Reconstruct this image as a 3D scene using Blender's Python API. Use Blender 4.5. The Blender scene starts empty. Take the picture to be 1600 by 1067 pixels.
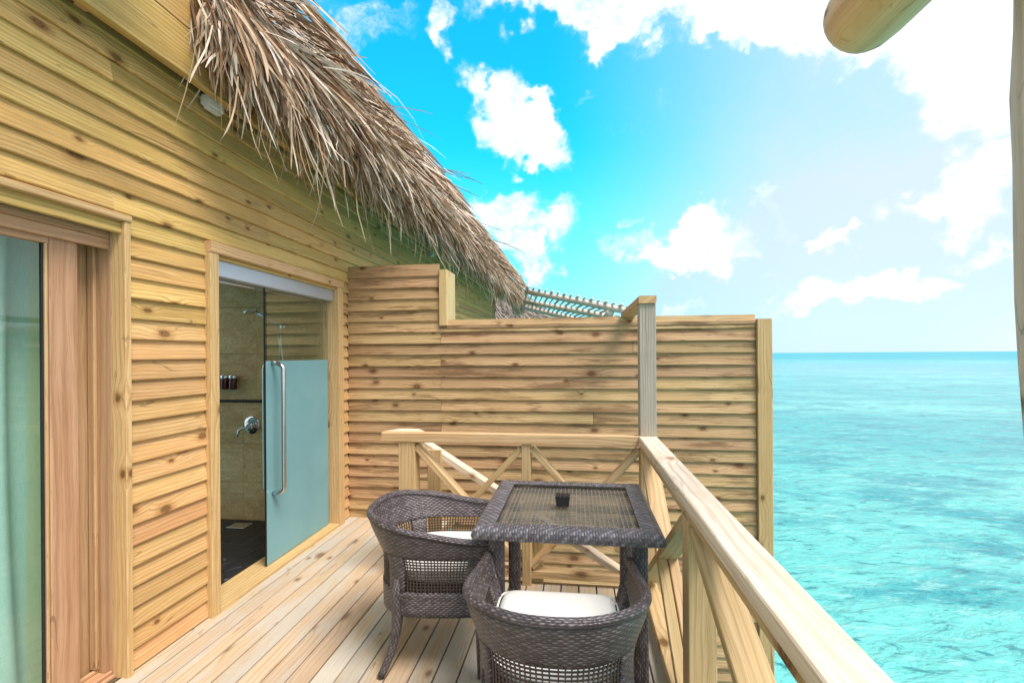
import bpy, bmesh, math, random
import numpy as np
from mathutils import Matrix, Vector
random.seed(7); rng = np.random.default_rng(11)
S = bpy.context.scene; C = S.collection; R = math.radians

# ------------------------------------------------------------------ camera
CAM_H = 1.45; F_PX = 740.0
PSI = math.atan(101 / F_PX); ROLL = R(0.4)
fw = Vector((-math.sin(PSI), math.cos(PSI), 0)); rt = Vector((math.cos(PSI), math.sin(PSI), 0)); up = Vector((0, 0, 1))
r2 = rt * math.cos(ROLL) - up * math.sin(ROLL); u2 = up * math.cos(ROLL) + rt * math.sin(ROLL)
cd = bpy.data.cameras.new('camera'); cam = bpy.data.objects.new('camera', cd); C.objects.link(cam)
cd.sensor_width = 36; cd.lens = F_PX / 1600 * 36; cd.shift_y = 20.5 / 1600; cd.clip_start = .05; cd.clip_end = 30000
M = Matrix.Identity(4)
for i, v in enumerate((r2, u2, -fw)):
    for k in range(3): M[k][i] = v[k]
M.translation = (0, 0, CAM_H); cam.matrix_world = M; S.camera = cam

def ray(px, py):
    return r2 * (px - 800) + u2 * (554 - py) + fw * F_PX
def at(px, py, X=None, Y=None, Z=None):
    """point of the place seen at a pixel of the 1600 px photograph, on one axis-aligned plane (used to take measurements)"""
    d = ray(px, py); o = Vector((0, 0, CAM_H))
    t = (X - o.x) / d.x if X is not None else (Y - o.y) / d.y if Y is not None else (Z - o.z) / d.z
    return o + d * t

# ------------------------------------------------------------------ light
SUN_DIR = Vector((0.62, -0.42, 1.25)).normalized()          # towards the sun
sun_el = math.asin(SUN_DIR.z); sun_az = math.atan2(SUN_DIR.x, SUN_DIR.y)
sd = bpy.data.lights.new('sun', 'SUN'); sun = bpy.data.objects.new('sun', sd); C.objects.link(sun)
sd.energy = 2.2; sd.angle = R(26); sd.color = (1, .91, .83)
sun.rotation_euler = SUN_DIR.to_track_quat('Z', 'Y').to_euler()
S.view_settings.view_transform = 'Standard'; S.view_settings.look = 'None'
S.view_settings.gamma = 1; S.view_settings.use_curve_mapping = False
S.view_settings.exposure = 1.2
S.render.engine = 'CYCLES'
S.cycles.max_bounces = 8; S.cycles.transparent_max_bounces = 24

class NT:
    """small helper round a node tree"""
    def __init__(s, nt): s.t = nt; s.n = nt.nodes; s.l = nt.links; s.n.clear()
    def new(s, typ, **k):
        n = s.n.new(typ)
        for a, v in k.items(): setattr(n, a, v)
        return n
    def put(s, sock, v):
        if v is None: return
        if isinstance(v, bpy.types.NodeSocket): s.l.new(v, sock)
        elif isinstance(v, bpy.types.Node): s.l.new(v.outputs[0], sock)
        else: sock.default_value = v
    def math(s, op, a, b=None, c=None, clamp=False):
        n = s.new('ShaderNodeMath', operation=op, use_clamp=clamp)
        s.put(n.inputs[0], a); s.put(n.inputs[1], b); s.put(n.inputs[2], c); return n.outputs[0]
    def vec(s, op, a, b=None):
        n = s.new('ShaderNodeVectorMath', operation=op); s.put(n.inputs[0], a); s.put(n.inputs[1], b)
        return n.outputs['Value'] if op in ('LENGTH', 'DOT_PRODUCT', 'DISTANCE') else n.outputs[0]
    def comb(s, x, y, z=0.0):
        n = s.new('ShaderNodeCombineXYZ'); s.put(n.inputs[0], x); s.put(n.inputs[1], y); s.put(n.inputs[2], z); return n.outputs[0]
    def sep(s, v):
        n = s.new('ShaderNodeSeparateXYZ'); s.put(n.inputs[0], v); return n.outputs
    def noise(s, v, scale=1., detail=3., rough=.5, dim='3D', out=0, dist=0.):
        n = s.new('ShaderNodeTexNoise', noise_dimensions=dim); s.put(n.inputs['Vector'], v)
        n.inputs['Scale'].default_value = scale; n.inputs['Detail'].default_value = detail
        n.inputs['Roughness'].default_value = rough; n.inputs['Distortion'].default_value = dist; return n.outputs[out]
    def mix(s, f, a, b, mode='MIX'):
        n = s.new('ShaderNodeMix', data_type='RGBA', blend_type=mode)
        s.put(n.inputs[0], f); s.put(n.inputs[6], a); s.put(n.inputs[7], b); return n.outputs[2]
    def rng(s, v, a, b, c=0., d=1., smooth=True):
        n = s.new('ShaderNodeMapRange', interpolation_type='SMOOTHSTEP' if smooth else 'LINEAR')
        s.put(n.inputs[0], v)
        for i, q in enumerate((a, b, c, d)): s.put(n.inputs[i + 1], q)
        return n.outputs[0]
    def bump(s, h, strength, dist, nrm=None):
        n = s.new('ShaderNodeBump'); n.inputs['Strength'].default_value = strength; n.inputs['Distance'].default_value = dist
        s.put(n.inputs['Height'], h)
        if nrm is not None: s.put(n.inputs['Normal'], nrm)
        return n.outputs[0]
    def pbsdf(s, col, rough=.6, spec=.5, metal=0., nrm=None, **k):
        n = s.new('ShaderNodeBsdfPrincipled'); s.put(n.inputs['Base Color'], col); s.put(n.inputs['Roughness'], rough)
        s.put(n.inputs['Specular IOR Level'], spec); n.inputs['Metallic'].default_value = metal
        if nrm is not None: s.put(n.inputs['Normal'], nrm)
        for a, v in k.items(): s.put(n.inputs[a], v)
        return n.outputs[0]
    def out(s, sh):
        o = s.new('ShaderNodeOutputMaterial'); s.l.new(sh, o.inputs[0])
def c4(*a): return (a[0], a[1], a[2], 1.0)
def mat(name):
    m = bpy.data.materials.new(name); m.use_nodes = True; return m, NT(m.node_tree)

# ------------------------------------------------------------------ sky: Nishita with a broken layer of bright cumulus and a veil of high cloud
W = bpy.data.worlds.new('World'); S.world = W; W.use_nodes = True
n = NT(W.node_tree)
sky = n.new('ShaderNodeTexSky', sky_type='NISHITA', sun_disc=False)
sky.sun_elevation = sun_el; sky.sun_rotation = sun_az; sky.air_density = 1.0; sky.dust_density = .4; sky.ozone_density = 2.0
dirv = n.vec('NORMALIZE', n.new('ShaderNodeTexCoord').outputs['Generated'])
dz = n.sep(dirv)[2]; dx = n.sep(dirv)[0]
blue = n.mix(1.0, sky.outputs[0], c4(.06, 1.62, 1.62), 'MULTIPLY')
warpc = n.noise(dirv, 5.0, 4, .6, out=1)
warp = n.vec('MULTIPLY', n.vec('SUBTRACT', warpc, (.5, .5, .5)), (.30, .30, .30))
warpc2 = n.noise(dirv, 19.0, 4, .6, out=1)
warp2 = n.vec('MULTIPLY', n.vec('SUBTRACT', warpc2, (.5, .5, .5)), (.09, .09, .09))
wd = n.vec('ADD', n.vec('ADD', dirv, warp), warp2)
# clouds seen in this part of the sky: centre (pixel), half sizes (pixel), tilt, density
CL = [(775, 165, 75, 55, 35, 1.0), (830, 205, 85, 45, 20, 1.0), (685, 45, 30, 75, -20, .75), (800, 330, 100, 45, 10, .9), (830, 395, 60, 45, 30, .9),
      (900, 10, 210, 45, 3, .95), (1180, 18, 230, 70, 0, 1.1), (1060, 390, 120, 38, 8, 1.0), (975, 330, 40, 16, 0, .75), (1305, 355, 45, 22, 0, .85),
      (1040, 205, 35, 40, 40, .45), (1340, 445, 130, 38, -4, .9), (1500, 70, 190, 95, 20, 1.05), (1500, 310, 110, 50, 10, .95), (1200, 345, 50, 28, 30, .55),
      (1530, 400, 70, 30, 0, .8), (1570, 250, 60, 80, 0, .85), (560, 30, 90, 40, 20, .7), (1060, 470, 40, 12, 0, .6), (950, 150, 14, 40, 0, .3)]
dens = None
for (cx, cy, rx, ry, tilt, k) in CL:
    c0 = ray(cx, cy).normalized(); ex = ray(cx + 5, cy).normalized() - c0; ex.normalize(); ez = c0.cross(ex).normalized()
    if ez.z < 0: ez = -ez
    ln = ray(cx, cy).length; t = R(tilt)
    a = (ex * math.cos(t) - ez * math.sin(t)) * (ln / rx); b = (ex * math.sin(t) + ez * math.cos(t)) * (ln / ry)
    rel = n.vec('SUBTRACT', wd, tuple(c0))
    q = n.vec('LENGTH', n.comb(n.vec('DOT_PRODUCT', rel, tuple(a)), n.vec('DOT_PRODUCT', rel, tuple(b)), n.math('MULTIPLY', n.math('SUBTRACT', n.vec('DOT_PRODUCT', dirv, tuple(c0)), .6), 0.0)))
    front = n.math('GREATER_THAN', n.vec('DOT_PRODUCT', dirv, tuple(c0)), .3)
    d = n.math('MULTIPLY', n.rng(q, 1.45, .35, 0, k), front)
    dens = d if dens is None else n.math('MAXIMUM', dens, d)
fine = n.noise(n.vec('MULTIPLY', wd, (1, 1, 1.5)), 11.0, 11, .68)
mask = n.rng(n.math('ADD', dens, n.math('MULTIPLY', n.math('SUBTRACT', fine, .5), 1.5)), .28, 1.12)
# the rest of the sky carries broken cloud too, cover widened to whiten the skylight
gen = n.noise(n.vec('MULTIPLY', wd, (1, 1, 1.6)), 2.6, 8, .58)
c_view = Vector(ray(980, 260)).normalized()
away = n.rng(n.vec('DOT_PRODUCT', dirv, tuple(c_view)), .86, .62)
mask2 = n.math('MULTIPLY', n.rng(gen, .34, .54), away)
wisp = n.noise(n.vec('MULTIPLY', wd, (1, 1, 2.2)), 24.0, 8, .66)
mask = n.math('MULTIPLY', n.math('POWER', mask, 1.25), n.rng(n.math('ADD', mask, n.math('MULTIPLY', wisp, .9)), .55, 1.15, .45, 1.0))
mask = n.math('MAXIMUM', mask, mask2)
# thin veil: towards the horizon and towards the seaward side
veil = n.math('ADD', n.rng(dz, .42, .0, 0, .78), n.math('MULTIPLY', n.rng(dx, -.06, .46, 0, .86), n.rng(n.noise(wd, 3.0, 5, .55), .2, .7, .75, 1.0)))
veil = n.math('MINIMUM', veil, .93)
vcol = n.mix(n.rng(dx, -.15, .5), c4(.46, .79, 1.03), c4(.78, .875, 1.03))
SKYLVL = 4.5
vs = n.vec('SCALE', vcol); n.l.nodes if False else None
vs_node = vs.node; vs_node.inputs['Scale'].default_value = SKYLVL
cs = n.vec('SCALE', c4(1, 1, 1)[:3]); cs.node.inputs['Scale'].default_value = SKYLVL * 1.2
colr = n.mix(veil, blue, vs)
colr = n.mix(mask, colr, cs)
bg = n.new('ShaderNodeBackground'); n.put(bg.inputs[0], colr); bg.inputs[1].default_value = .1
wo = n.new('ShaderNodeOutputWorld'); n.l.new(bg.outputs[0], wo.inputs[0])

# ------------------------------------------------------------------ materials
def wood(name, light, mid, dark, knots=.55, stain=0.0, stain_col=(.12, .06, .02), grey=0.0, grey_col=(.42, .40, .36), rough=.62, ring=55, vary=.16, hue=.02, bump=.55, knot_col=(.10, .04, .012), sheen=.35, sat=1.0, con=1.0, crack=.4):
    m, n = mat(name)
    tc = n.new('ShaderNodeTexCoord').outputs['Object']; rnd = n.new('ShaderNodeObjectInfo').outputs['Random']
    x, y, z = n.sep(tc)
    r2_ = n.math('FRACT', n.math('MULTIPLY', rnd, 91.7)); r3_ = n.math('FRACT', n.math('MULTIPLY', rnd, 337.3))
    X = n.math('ADD', x, n.math('MULTIPLY', rnd, 61.0))
    A = n.math('ADD', n.math('ADD', z, n.math('MULTIPLY', y, .8)), n.math('MULTIPLY', r2_, 23.0))
    vo = n.new('ShaderNodeTexVoronoi', voronoi_dimensions='2D', feature='F1'); n.put(vo.inputs['Vector'], n.comb(n.math('MULTIPLY', X, 2.6), n.math('MULTIPLY', A, 4.2))); vo.inputs['Scale'].default_value = 1
    ks = n.math('ADD', .75, n.math('MULTIPLY', n.sep(vo.outputs['Color'])[1], 1.3))
    kd = n.math('ADD', n.math('MULTIPLY', vo.outputs['Distance'], ks), n.math('MULTIPLY', n.math('SUBTRACT', n.noise(n.comb(X, A), 40, 2, .5, '2D'), .5), .05))
    kon = n.math('LESS_THAN', n.sep(vo.outputs['Color'])[0], knots)
    bend = n.math('MULTIPLY', n.rng(kd, .42, .0, 0, .028), kon)
    flow = n.math('MULTIPLY', n.noise(n.comb(n.math('MULTIPLY', X, 1.3), n.math('MULTIPLY', A, 5.0)), 1, 3, .5, '2D'), .05)
    a2 = n.math('ADD', n.math('ADD', A, bend), flow)
    streak = n.noise(n.comb(n.math('MULTIPLY', X, 1.6), n.math('MULTIPLY', a2, 150.)), 1, 4, .65, '2D')
    rings = n.math('POWER', n.math('ADD', n.math('MULTIPLY', n.math('SINE', n.math('ADD', n.math('MULTIPLY', a2, ring * 6.283), n.math('MULTIPLY', streak, 2.5))), .5), .5), 3.0)
    bro = n.noise(n.comb(n.math('MULTIPLY', X, .9), n.math('MULTIPLY', A, 9.)), 1, 4, .6, '2D')
    col = n.mix(n.rng(n.math('ADD', n.math('MULTIPLY', streak, .55), n.math('MULTIPLY', bro, .45)), .495 - .115 / con, .495 + .115 / con), c4(*mid), c4(*light))
    col = n.mix(n.math('MULTIPLY', rings, n.rng(bro, .3, .7, .25 * con, .62 * con)), col, c4(*dark))
    if grey:
        g = n.rng(n.math('ADD', n.noise(n.comb(n.math('MULTIPLY', X, 1.7), n.math('MULTIPLY', A, 8.)), 1, 5, .65, '2D'), n.math('MULTIPLY', n.math('SUBTRACT', r3_, .5), .25)), .38, .62, 0, grey)
        col = n.mix(g, col, c4(*grey_col))
    if stain:
        st = n.noise(n.comb(n.math('MULTIPLY', X, 1.4), n.math('MULTIPLY', A, 11.)), 1, 6, .68, '2D')
        col = n.mix(n.rng(st, .48, .68, 0, stain), col, c4(*stain_col))
    fib = n.noise(n.comb(n.math('MULTIPLY', X, 5.), n.math('MULTIPLY', a2, 430.)), 1, 2, .6, '2D')
    col = n.mix(n.rng(fib, .54, .72, 0, .5 * con), col, c4(dark[0] * .8, dark[1] * .8, dark[2] * .8))
    ck = n.noise(n.comb(n.math('MULTIPLY', X, .9), n.math('MULTIPLY', a2, 13.)), 1, 1, .5, '2D')
    ckm = n.math('MULTIPLY', n.math('LESS_THAN', n.math('ABSOLUTE', n.math('SUBTRACT', ck, .5)), .007), n.math('MULTIPLY', n.rng(n.noise(n.comb(n.math('MULTIPLY', X, 2.3), n.math('MULTIPLY', A, 4.)), 1, 2, .5, '2D'), .53, .60), crack))
    col = n.mix(ckm, col, c4(dark[0] * .25, dark[1] * .22, dark[2] * .2))
    halo = n.math('MULTIPLY', n.rng(kd, .20, .06, 0, .6), kon); core = n.math('MULTIPLY', n.rng(kd, .098, .05), kon)
    col = n.mix(halo, col, c4(dark[0] * .8, dark[1] * .7, dark[2] * .6))
    kr = n.math('ADD', n.math('MULTIPLY', n.math('SINE', n.math('MULTIPLY', kd, 190.)), .22), .72)
    col = n.mix(n.math('MULTIPLY', core, kr), col, c4(*knot_col))
    hs = n.new('ShaderNodeHueSaturation'); n.put(hs.inputs['Color'], col); hs.inputs['Saturation'].default_value = sat
    n.put(hs.inputs['Hue'], n.math('ADD', .5 - hue / 2, n.math('MULTIPLY', r3_, hue)))
    n.put(hs.inputs['Value'], n.math('ADD', 1 - vary, n.math('MULTIPLY', r2_, 2 * vary)))
    h = n.math('ADD', n.math('MULTIPLY', streak, .7), n.math('MULTIPLY', rings, -.5))
    h = n.math('SUBTRACT', n.math('ADD', h, n.math('MULTIPLY', fib, .4)), n.math('ADD', n.math('MULTIPLY', core, .6), n.math('MULTIPLY', ckm, 1.5)))
    n.out(n.pbsdf(hs.outputs[0], n.math('ADD', rough - .08, n.math('MULTIPLY', streak, .16)), sheen, nrm=n.bump(h, bump, .0016)))
    return m
PINE = wood('pine_cladding', (.66, .43, .205), (.56, .325, .13), (.37, .18, .055), knots=.74, vary=.15, stain=.2, stain_col=(.33, .19, .08), ring=48)
PINE_HI = wood('pine_cladding_shaded', (.66, .44, .165), (.53, .33, .10), (.31, .165, .042), knots=.72, vary=.18, stain=.25, stain_col=(.19, .13, .05), ring=48)  # upper boards and fascia: olive shade under the eave put into the colour
SCREEN = wood('pine_screen_weathered', (.56, .38, .205), (.43, .27, .128), (.25, .14, .056), knots=.68, stain=.85, stain_col=(.185, .105, .046), vary=.17, ring=42)
DECK = wood('deck_plank_weathered', (.58, .455, .31), (.49, .365, .23), (.31, .205, .11), knots=.5, grey=.85, grey_col=(.50, .46, .40), con=.6, vary=.08, ring=36, rough=.66, bump=.5, knot_col=(.18, .11, .06))
RAIL = wood('railing_pine', (.64, .46, .26), (.55, .37, .18), (.38, .22, .085), knots=.65, vary=.1, stain=.18, stain_col=(.34, .24, .11), ring=40)
TRIM = wood('door_trim_pine', (.62, .43, .22), (.53, .34, .15), (.38, .21, .075), knots=.3, vary=.08, ring=44)
GREYPOST = wood('weathered_post', (.46, .40, .33), (.37, .32, .265), (.25, .205, .16), knots=.1, vary=.05, ring=60)
HARD = wood('door_hardwood', (.54, .345, .20), (.45, .265, .14), (.31, .165, .075), knots=.0, vary=.13, ring=24, rough=.5, bump=.2)
LOG = wood('varnished_log', (.78, .54, .28), (.70, .45, .20), (.52, .29, .10), knots=.5, vary=.05, ring=10, rough=.5, bump=.15)
PALELOG = wood('pale_driftwood', (.70, .64, .56), (.62, .55, .46), (.46, .39, .31), knots=.3, vary=.1, ring=20)
RAIL_LIT = wood('handrail_lit_tone', (.80, .68, .54), (.72, .58, .43), (.52, .36, .22), knots=.45, vary=.04, ring=34, crack=.2, knot_col=(.30, .17, .10))  # paler copy of the railing pine, light on the rail tops put into the colour
NEWPOST = wood('new_pale_pine', (.68, .50, .26), (.60, .42, .19), (.46, .29, .11), knots=.3, vary=.05, ring=36)

def plain(name, col, rough=.5, metal=0., spec=.5, noise=0., ns=30., bump=0.):
    m, n = mat(name); cc = c4(*col); nr = None
    tc = n.new('ShaderNodeTexCoord').outputs['Object']
    if noise:
        f = n.noise(tc, ns, 5, .6); cc = n.mix(n.rng(f, .3, .7, 0, noise), cc, c4(*[q * .45 for q in col]))
    if bump: nr = n.bump(n.noise(tc, ns * 3, 4, .6), bump, .002)
    n.out(n.pbsdf(cc, rough, spec, metal, nr)); return m
CHROME = plain('chrome', (.75, .76, .78), .12, 1.0)
STEEL = plain('brushed_steel', (.62, .63, .64), .24, 1.0, noise=.1)
ALU = plain('anodised_aluminium', (.50, .55, .62), .42, .55, noise=.06, ns=8)
BLACK = plain('black_gasket', (.012, .012, .013), .5)
ASH = plain('black_glazed', (.010, .010, .013), .22, noise=.1)
CUSH = plain('white_canvas', (.80, .78, .74), .85, spec=.2, noise=.05, ns=6, bump=.12)
WHITEBOX = plain('white_plastic', (.72, .70, .66), .45, noise=.05)
ROOMWALL = plain('room_plaster', (.74, .71, .65), .8, noise=.08, ns=4)
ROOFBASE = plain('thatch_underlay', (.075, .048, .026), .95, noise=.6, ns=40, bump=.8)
DARK = plain('gap_shade_backing', (.03, .024, .018), .9)  # near-black sheet below the planks, stands in for shade in the gaps
SHEATH = plain('wall_sheathing', (.12, .08, .04), .9, noise=.3)
RED = plain('dark_red_soap', (.10, .008, .012), .15, spec=.6)
PEARL = plain('white_soap', (.70, .72, .66), .2)

def glass(name, tint, ior=1.5, extra=0.):
    m, n = mat(name)
    tr = n.new('ShaderNodeBsdfTransparent'); tr.inputs[0].default_value = c4(*tint)
    gl = n.new('ShaderNodeBsdfGlossy'); gl.inputs['Roughness'].default_value = 0.0
    fr = n.new('ShaderNodeFresnel'); n.put(fr.inputs['IOR'], n.rng(n.new('ShaderNodeNewGeometry').outputs['Backfacing'], 0, 1, ior, 1 / ior))
    mx = n.new('ShaderNodeMixShader'); n.put(mx.inputs[0], n.math('MULTIPLY', fr.outputs[0], 1 + extra, clamp=True)); n.l.new(tr.outputs[0], mx.inputs[1]); n.l.new(gl.outputs[0], mx.inputs[2])
    n.out(mx.outputs[0]); return m
GLASS = glass('clear_glass', (.90, .95, .93), 1.5, .7)
TABLEGLASS = glass('table_glass', (.92, .94, .94), 1.45, 0)
DOORGLASS = glass('door_glass', (.94, .98, .97), 1.5, .9)
def frosted():
    m, n = mat('frosted_glass')
    tc = n.new('ShaderNodeTexCoord').outputs['Object']
    col = n.mix(n.rng(n.noise(tc, 3, 3), .3, .7), c4(.27, .545, .60), c4(.31, .59, .64))
    df = n.new('ShaderNodeBsdfDiffuse'); n.put(df.inputs[0], col)
    tl = n.new('ShaderNodeBsdfTranslucent'); n.put(tl.inputs[0], col)
    a = n.new('ShaderNodeMixShader'); a.inputs[0].default_value = .42; n.l.new(df.outputs[0], a.inputs[1]); n.l.new(tl.outputs[0], a.inputs[2])
    gl = n.new('ShaderNodeBsdfGlossy'); gl.inputs['Roughness'].default_value = .22
    fr = n.new('ShaderNodeFresnel'); n.put(fr.inputs['IOR'], n.rng(n.new('ShaderNodeNewGeometry').outputs['Backfacing'], 0, 1, 1.45, 1 / 1.45))
    mx = n.new('ShaderNodeMixShader'); n.l.new(fr.outputs[0], mx.inputs[0]); n.l.new(a.outputs[0], mx.inputs[1]); n.l.new(gl.outputs[0], mx.inputs[2])
    n.out(mx.outputs[0]); return m
FROST = frosted()
def curtain_mat():
    m, n = mat('mint_voile')
    tc = n.new('ShaderNodeTexCoord').outputs['Object']; x, y, z = n.sep(tc)
    th = n.math('ADD', n.noise(n.comb(n.math('MULTIPLY', y, 20.), n.math('MULTIPLY', z, 420.)), 1, 2, .5, '2D'), n.noise(n.comb(n.math('MULTIPLY', y, 420.), n.math('MULTIPLY', z, 20.)), 1, 2, .5, '2D'))
    col = n.mix(n.rng(th, .7, 1.3), c4(.48, .85, .74), c4(.60, .93, .85))
    col = n.mix(n.rng(n.noise(n.comb(n.math('MULTIPLY', y, 7.), n.math('MULTIPLY', z, .25)), 1, 2, .5, '2D'), .52, .66, 0, .5), col, c4(.60, .66, .22))
    df = n.new('ShaderNodeBsdfDiffuse'); n.put(df.inputs[0], col)
    tl = n.new('ShaderNodeBsdfTranslucent'); n.put(tl.inputs[0], col)
    a = n.new('ShaderNodeMixShader'); a.inputs[0].default_value = .3; n.l.new(df.outputs[0], a.inputs[1]); n.l.new(tl.outputs[0], a.inputs[2])
    n.out(a.outputs[0]); return m
CURT = curtain_mat()
def tile_mat():
    m, n = mat('travertine_tile')
    tc = n.new('ShaderNodeTexCoord').outputs['Object']; rnd = n.new('ShaderNodeObjectInfo').outputs['Random']
    p = n.vec('ADD', tc, n.comb(n.math('MULTIPLY', rnd, 37.), n.math('MULTIPLY', rnd, 11.), n.math('MULTIPLY', rnd, 71.)))
    q = n.vec('MULTIPLY', p, (1, 1, 2.2))
    a = n.noise(q, 5.0, 8, .62, dist=1.1)
    col = n.mix(n.rng(a, .3, .7), c4(.62, .38, .155), c4(.80, .57, .29))
    v = n.noise(q, 9.0, 6, .7, dist=2.0)
    col = n.mix(n.rng(n.math('ABSOLUTE', n.math('SUBTRACT', v, .5)), .05, .0, 0, .5), col, c4(.30, .16, .055))
    hs = n.new('ShaderNodeHueSaturation'); n.put(hs.inputs['Color'], col); n.put(hs.inputs['Value'], n.math('ADD', .92, n.math('MULTIPLY', rnd, .16)))
    n.out(n.pbsdf(hs.outputs[0], .32, .5)); return m
TILE = tile_mat()
def slate():
    m, n = mat('black_slate')
    tc = n.new('ShaderNodeTexCoord').outputs['Object']
    w = n.noise(n.vec('MULTIPLY', tc, (2.2, 1, 1)), 5.0, 8, .65, dist=1.5)
    col = n.mix(n.rng(w, .58, .72, 0, .75), c4(.014, .014, .018), c4(.20, .20, .22))
    n.out(n.pbsdf(col, n.rng(w, .3, .7, .3, .55), .5, nrm=n.bump(w, .3, .01))); return m
SLATE = slate()

def weave(name, base, lite, fu, fv, rough=.38, diag=.5, bump=1.0):
    """flat strands woven twill fashion; UV in metres"""
    m, n = mat(name)
    uv = n.new('ShaderNodeUVMap').outputs[0]; u, v, _ = n.sep(uv)
    V = n.math('MULTIPLY', v, fv); row = n.math('FLOOR', V); fv_ = n.math('FRACT', V)
    U = n.math('ADD', n.math('MULTIPLY', u, fu), n.math('MULTIPLY', row, diag))
    col_i = n.math('FLOOR', U)
    ov = n.math('ADD', n.math('MULTIPLY', n.math('SINE', n.math('MULTIPLY', U, 6.283)), .5), .5)
    prof = n.math('POWER', n.math('ABSOLUTE', n.math('SINE', n.math('MULTIPLY', V, 3.14159))), .6)
    h = n.math('MULTIPLY', prof, n.math('ADD', .35, n.math('MULTIPLY', ov, .65)))
    wn = n.new('ShaderNodeTexWhiteNoise', noise_dimensions='2D'); n.put(wn.inputs['Vector'], n.comb(col_i, row))
    f = n.math('ADD', n.math('MULTIPLY', wn.outputs[0], .45), n.math('MULTIPLY', ov, .5))
    col = n.mix(n.rng(f, .3, 1.0), c4(*base), c4(*lite))  # strand crests lighter, dips darker: highlights put into the colour
    n.out(n.pbsdf(col, n.math('ADD', rough, n.math('MULTIPLY', wn.outputs[0], .16)), .55, nrm=n.bump(h, bump, .0035))); return m
RATTAN = weave('dark_rattan_weave', (.052, .040, .043), (.20, .165, .175), 38, 118, rough=.28, bump=1.0)
RATTAN_T = weave('dark_rattan_tabletop', (.080, .070, .080), (.25, .225, .25), 26, 90, rough=.24, diag=.28)
CANE = plain('dark_rattan_strip', (.065, .042, .032), .38, noise=.5, ns=60)
CANE_T = plain('table_rattan_strip', (.26, .235, .205), .38, noise=.5, ns=60)  # lighter than the chair strips, sky reflection put into the colour

def thatch_mat(name, pal):
    m, n = mat(name)
    at_ = n.new('ShaderNodeAttribute', attribute_name='strand'); f = n.sep(at_.outputs['Vector'])
    ramp = n.new('ShaderNodeValToRGB'); e = ramp.color_ramp.elements
    while len(e) < len(pal): e.new(.5)
    for i, (p, c) in enumerate(pal): e[i].position = p; e[i].color = c4(*c)
    n.put(ramp.inputs[0], f[0])
    col = n.mix(n.rng(n.noise(n.comb(n.math('MULTIPLY', f[1], 6.), n.math('MULTIPLY', f[0], 200.)), 1, 3, .6, '2D'), .35, .75, 0, .5), ramp.outputs[0], c4(.24, .15, .085))
    n.out(n.pbsdf(col, .62, .35)); return m
THATCH = thatch_mat('dry_palm_thatch', [(0, (.10, .042, .018)), (.2, (.26, .125, .055)), (.45, (.46, .30, .18)), (.7, (.66, .52, .40)), (1, (.82, .73, .64))])
THATCH2 = thatch_mat('bleached_thatch', [(0, (.30, .24, .20)), (.5, (.50, .44, .39)), (1, (.68, .63, .58))])

def water_mat():
    m, n = mat('lagoon_water')
    p = n.new('ShaderNodeNewGeometry').outputs['Position']; x, y, z = n.sep(p)
    dist = n.vec('LENGTH', p)
    # shallow lagoon: pale sand, turquoise, reef patches; fine ripple glints and shade painted in
    big = n.noise(n.vec('MULTIPLY', p, (.05, .09, 1)), 1.0, 5, .55)
    med = n.noise(n.vec('MULTIPLY', p, (.35, .7, 1)), 1.0, 6, .62, dist=.6)
    sm = n.noise(n.vec('MULTIPLY', p, (2.2, 5.4, 1)), 1.0, 6, .65, dist=.8)
    col = n.mix(n.rng(big, .36, .64), c4(.025, .36, .365), c4(.13, .51, .465))
    col = n.mix(n.rng(med, .46, .62, 0, .85), col, c4(.008, .25, .29))
    col = n.mix(n.rng(sm, .54, .66, 0, .85), col, c4(.004, .16, .19))
    col = n.mix(n.rng(sm, .46, .34, 0, .6), col, c4(.27, .57, .53))
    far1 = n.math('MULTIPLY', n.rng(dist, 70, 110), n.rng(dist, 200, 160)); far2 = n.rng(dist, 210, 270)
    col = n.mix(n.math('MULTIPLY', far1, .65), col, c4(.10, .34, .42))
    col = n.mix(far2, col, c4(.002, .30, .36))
    # wind ripples
    rot = n.new('ShaderNodeMapping'); n.put(rot.inputs['Vector'], p); rot.inputs['Rotation'].default_value = (0, 0, R(-14))
    a = n.noise(n.vec('MULTIPLY', rot.outputs[0], (1.4, 4.2, 1)), 1.0, 5, .6, dist=.5)
    b = n.noise(n.vec('MULTIPLY', rot.outputs[0], (5.0, 13.0, 1)), 1.0, 4, .6, dist=.4)
    c = n.noise(n.vec('MULTIPLY', rot.outputs[0], (.25, .6, 1)), 1.0, 3, .5)
    h = n.math('ADD', n.math('ADD', n.math('MULTIPLY', a, .45), n.math('MULTIPLY', b, .14)), n.math('MULTIPLY', c, .9))
    fade = n.rng(dist, 25, 300, 1.0, .35)
    bp = n.new('ShaderNodeBump'); n.put(bp.inputs['Strength'], fade); bp.inputs['Distance'].default_value = .32; n.put(bp.inputs['Height'], h)
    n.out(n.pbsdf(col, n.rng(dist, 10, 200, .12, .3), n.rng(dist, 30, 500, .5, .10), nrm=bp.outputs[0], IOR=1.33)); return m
WATER = water_mat()

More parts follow.
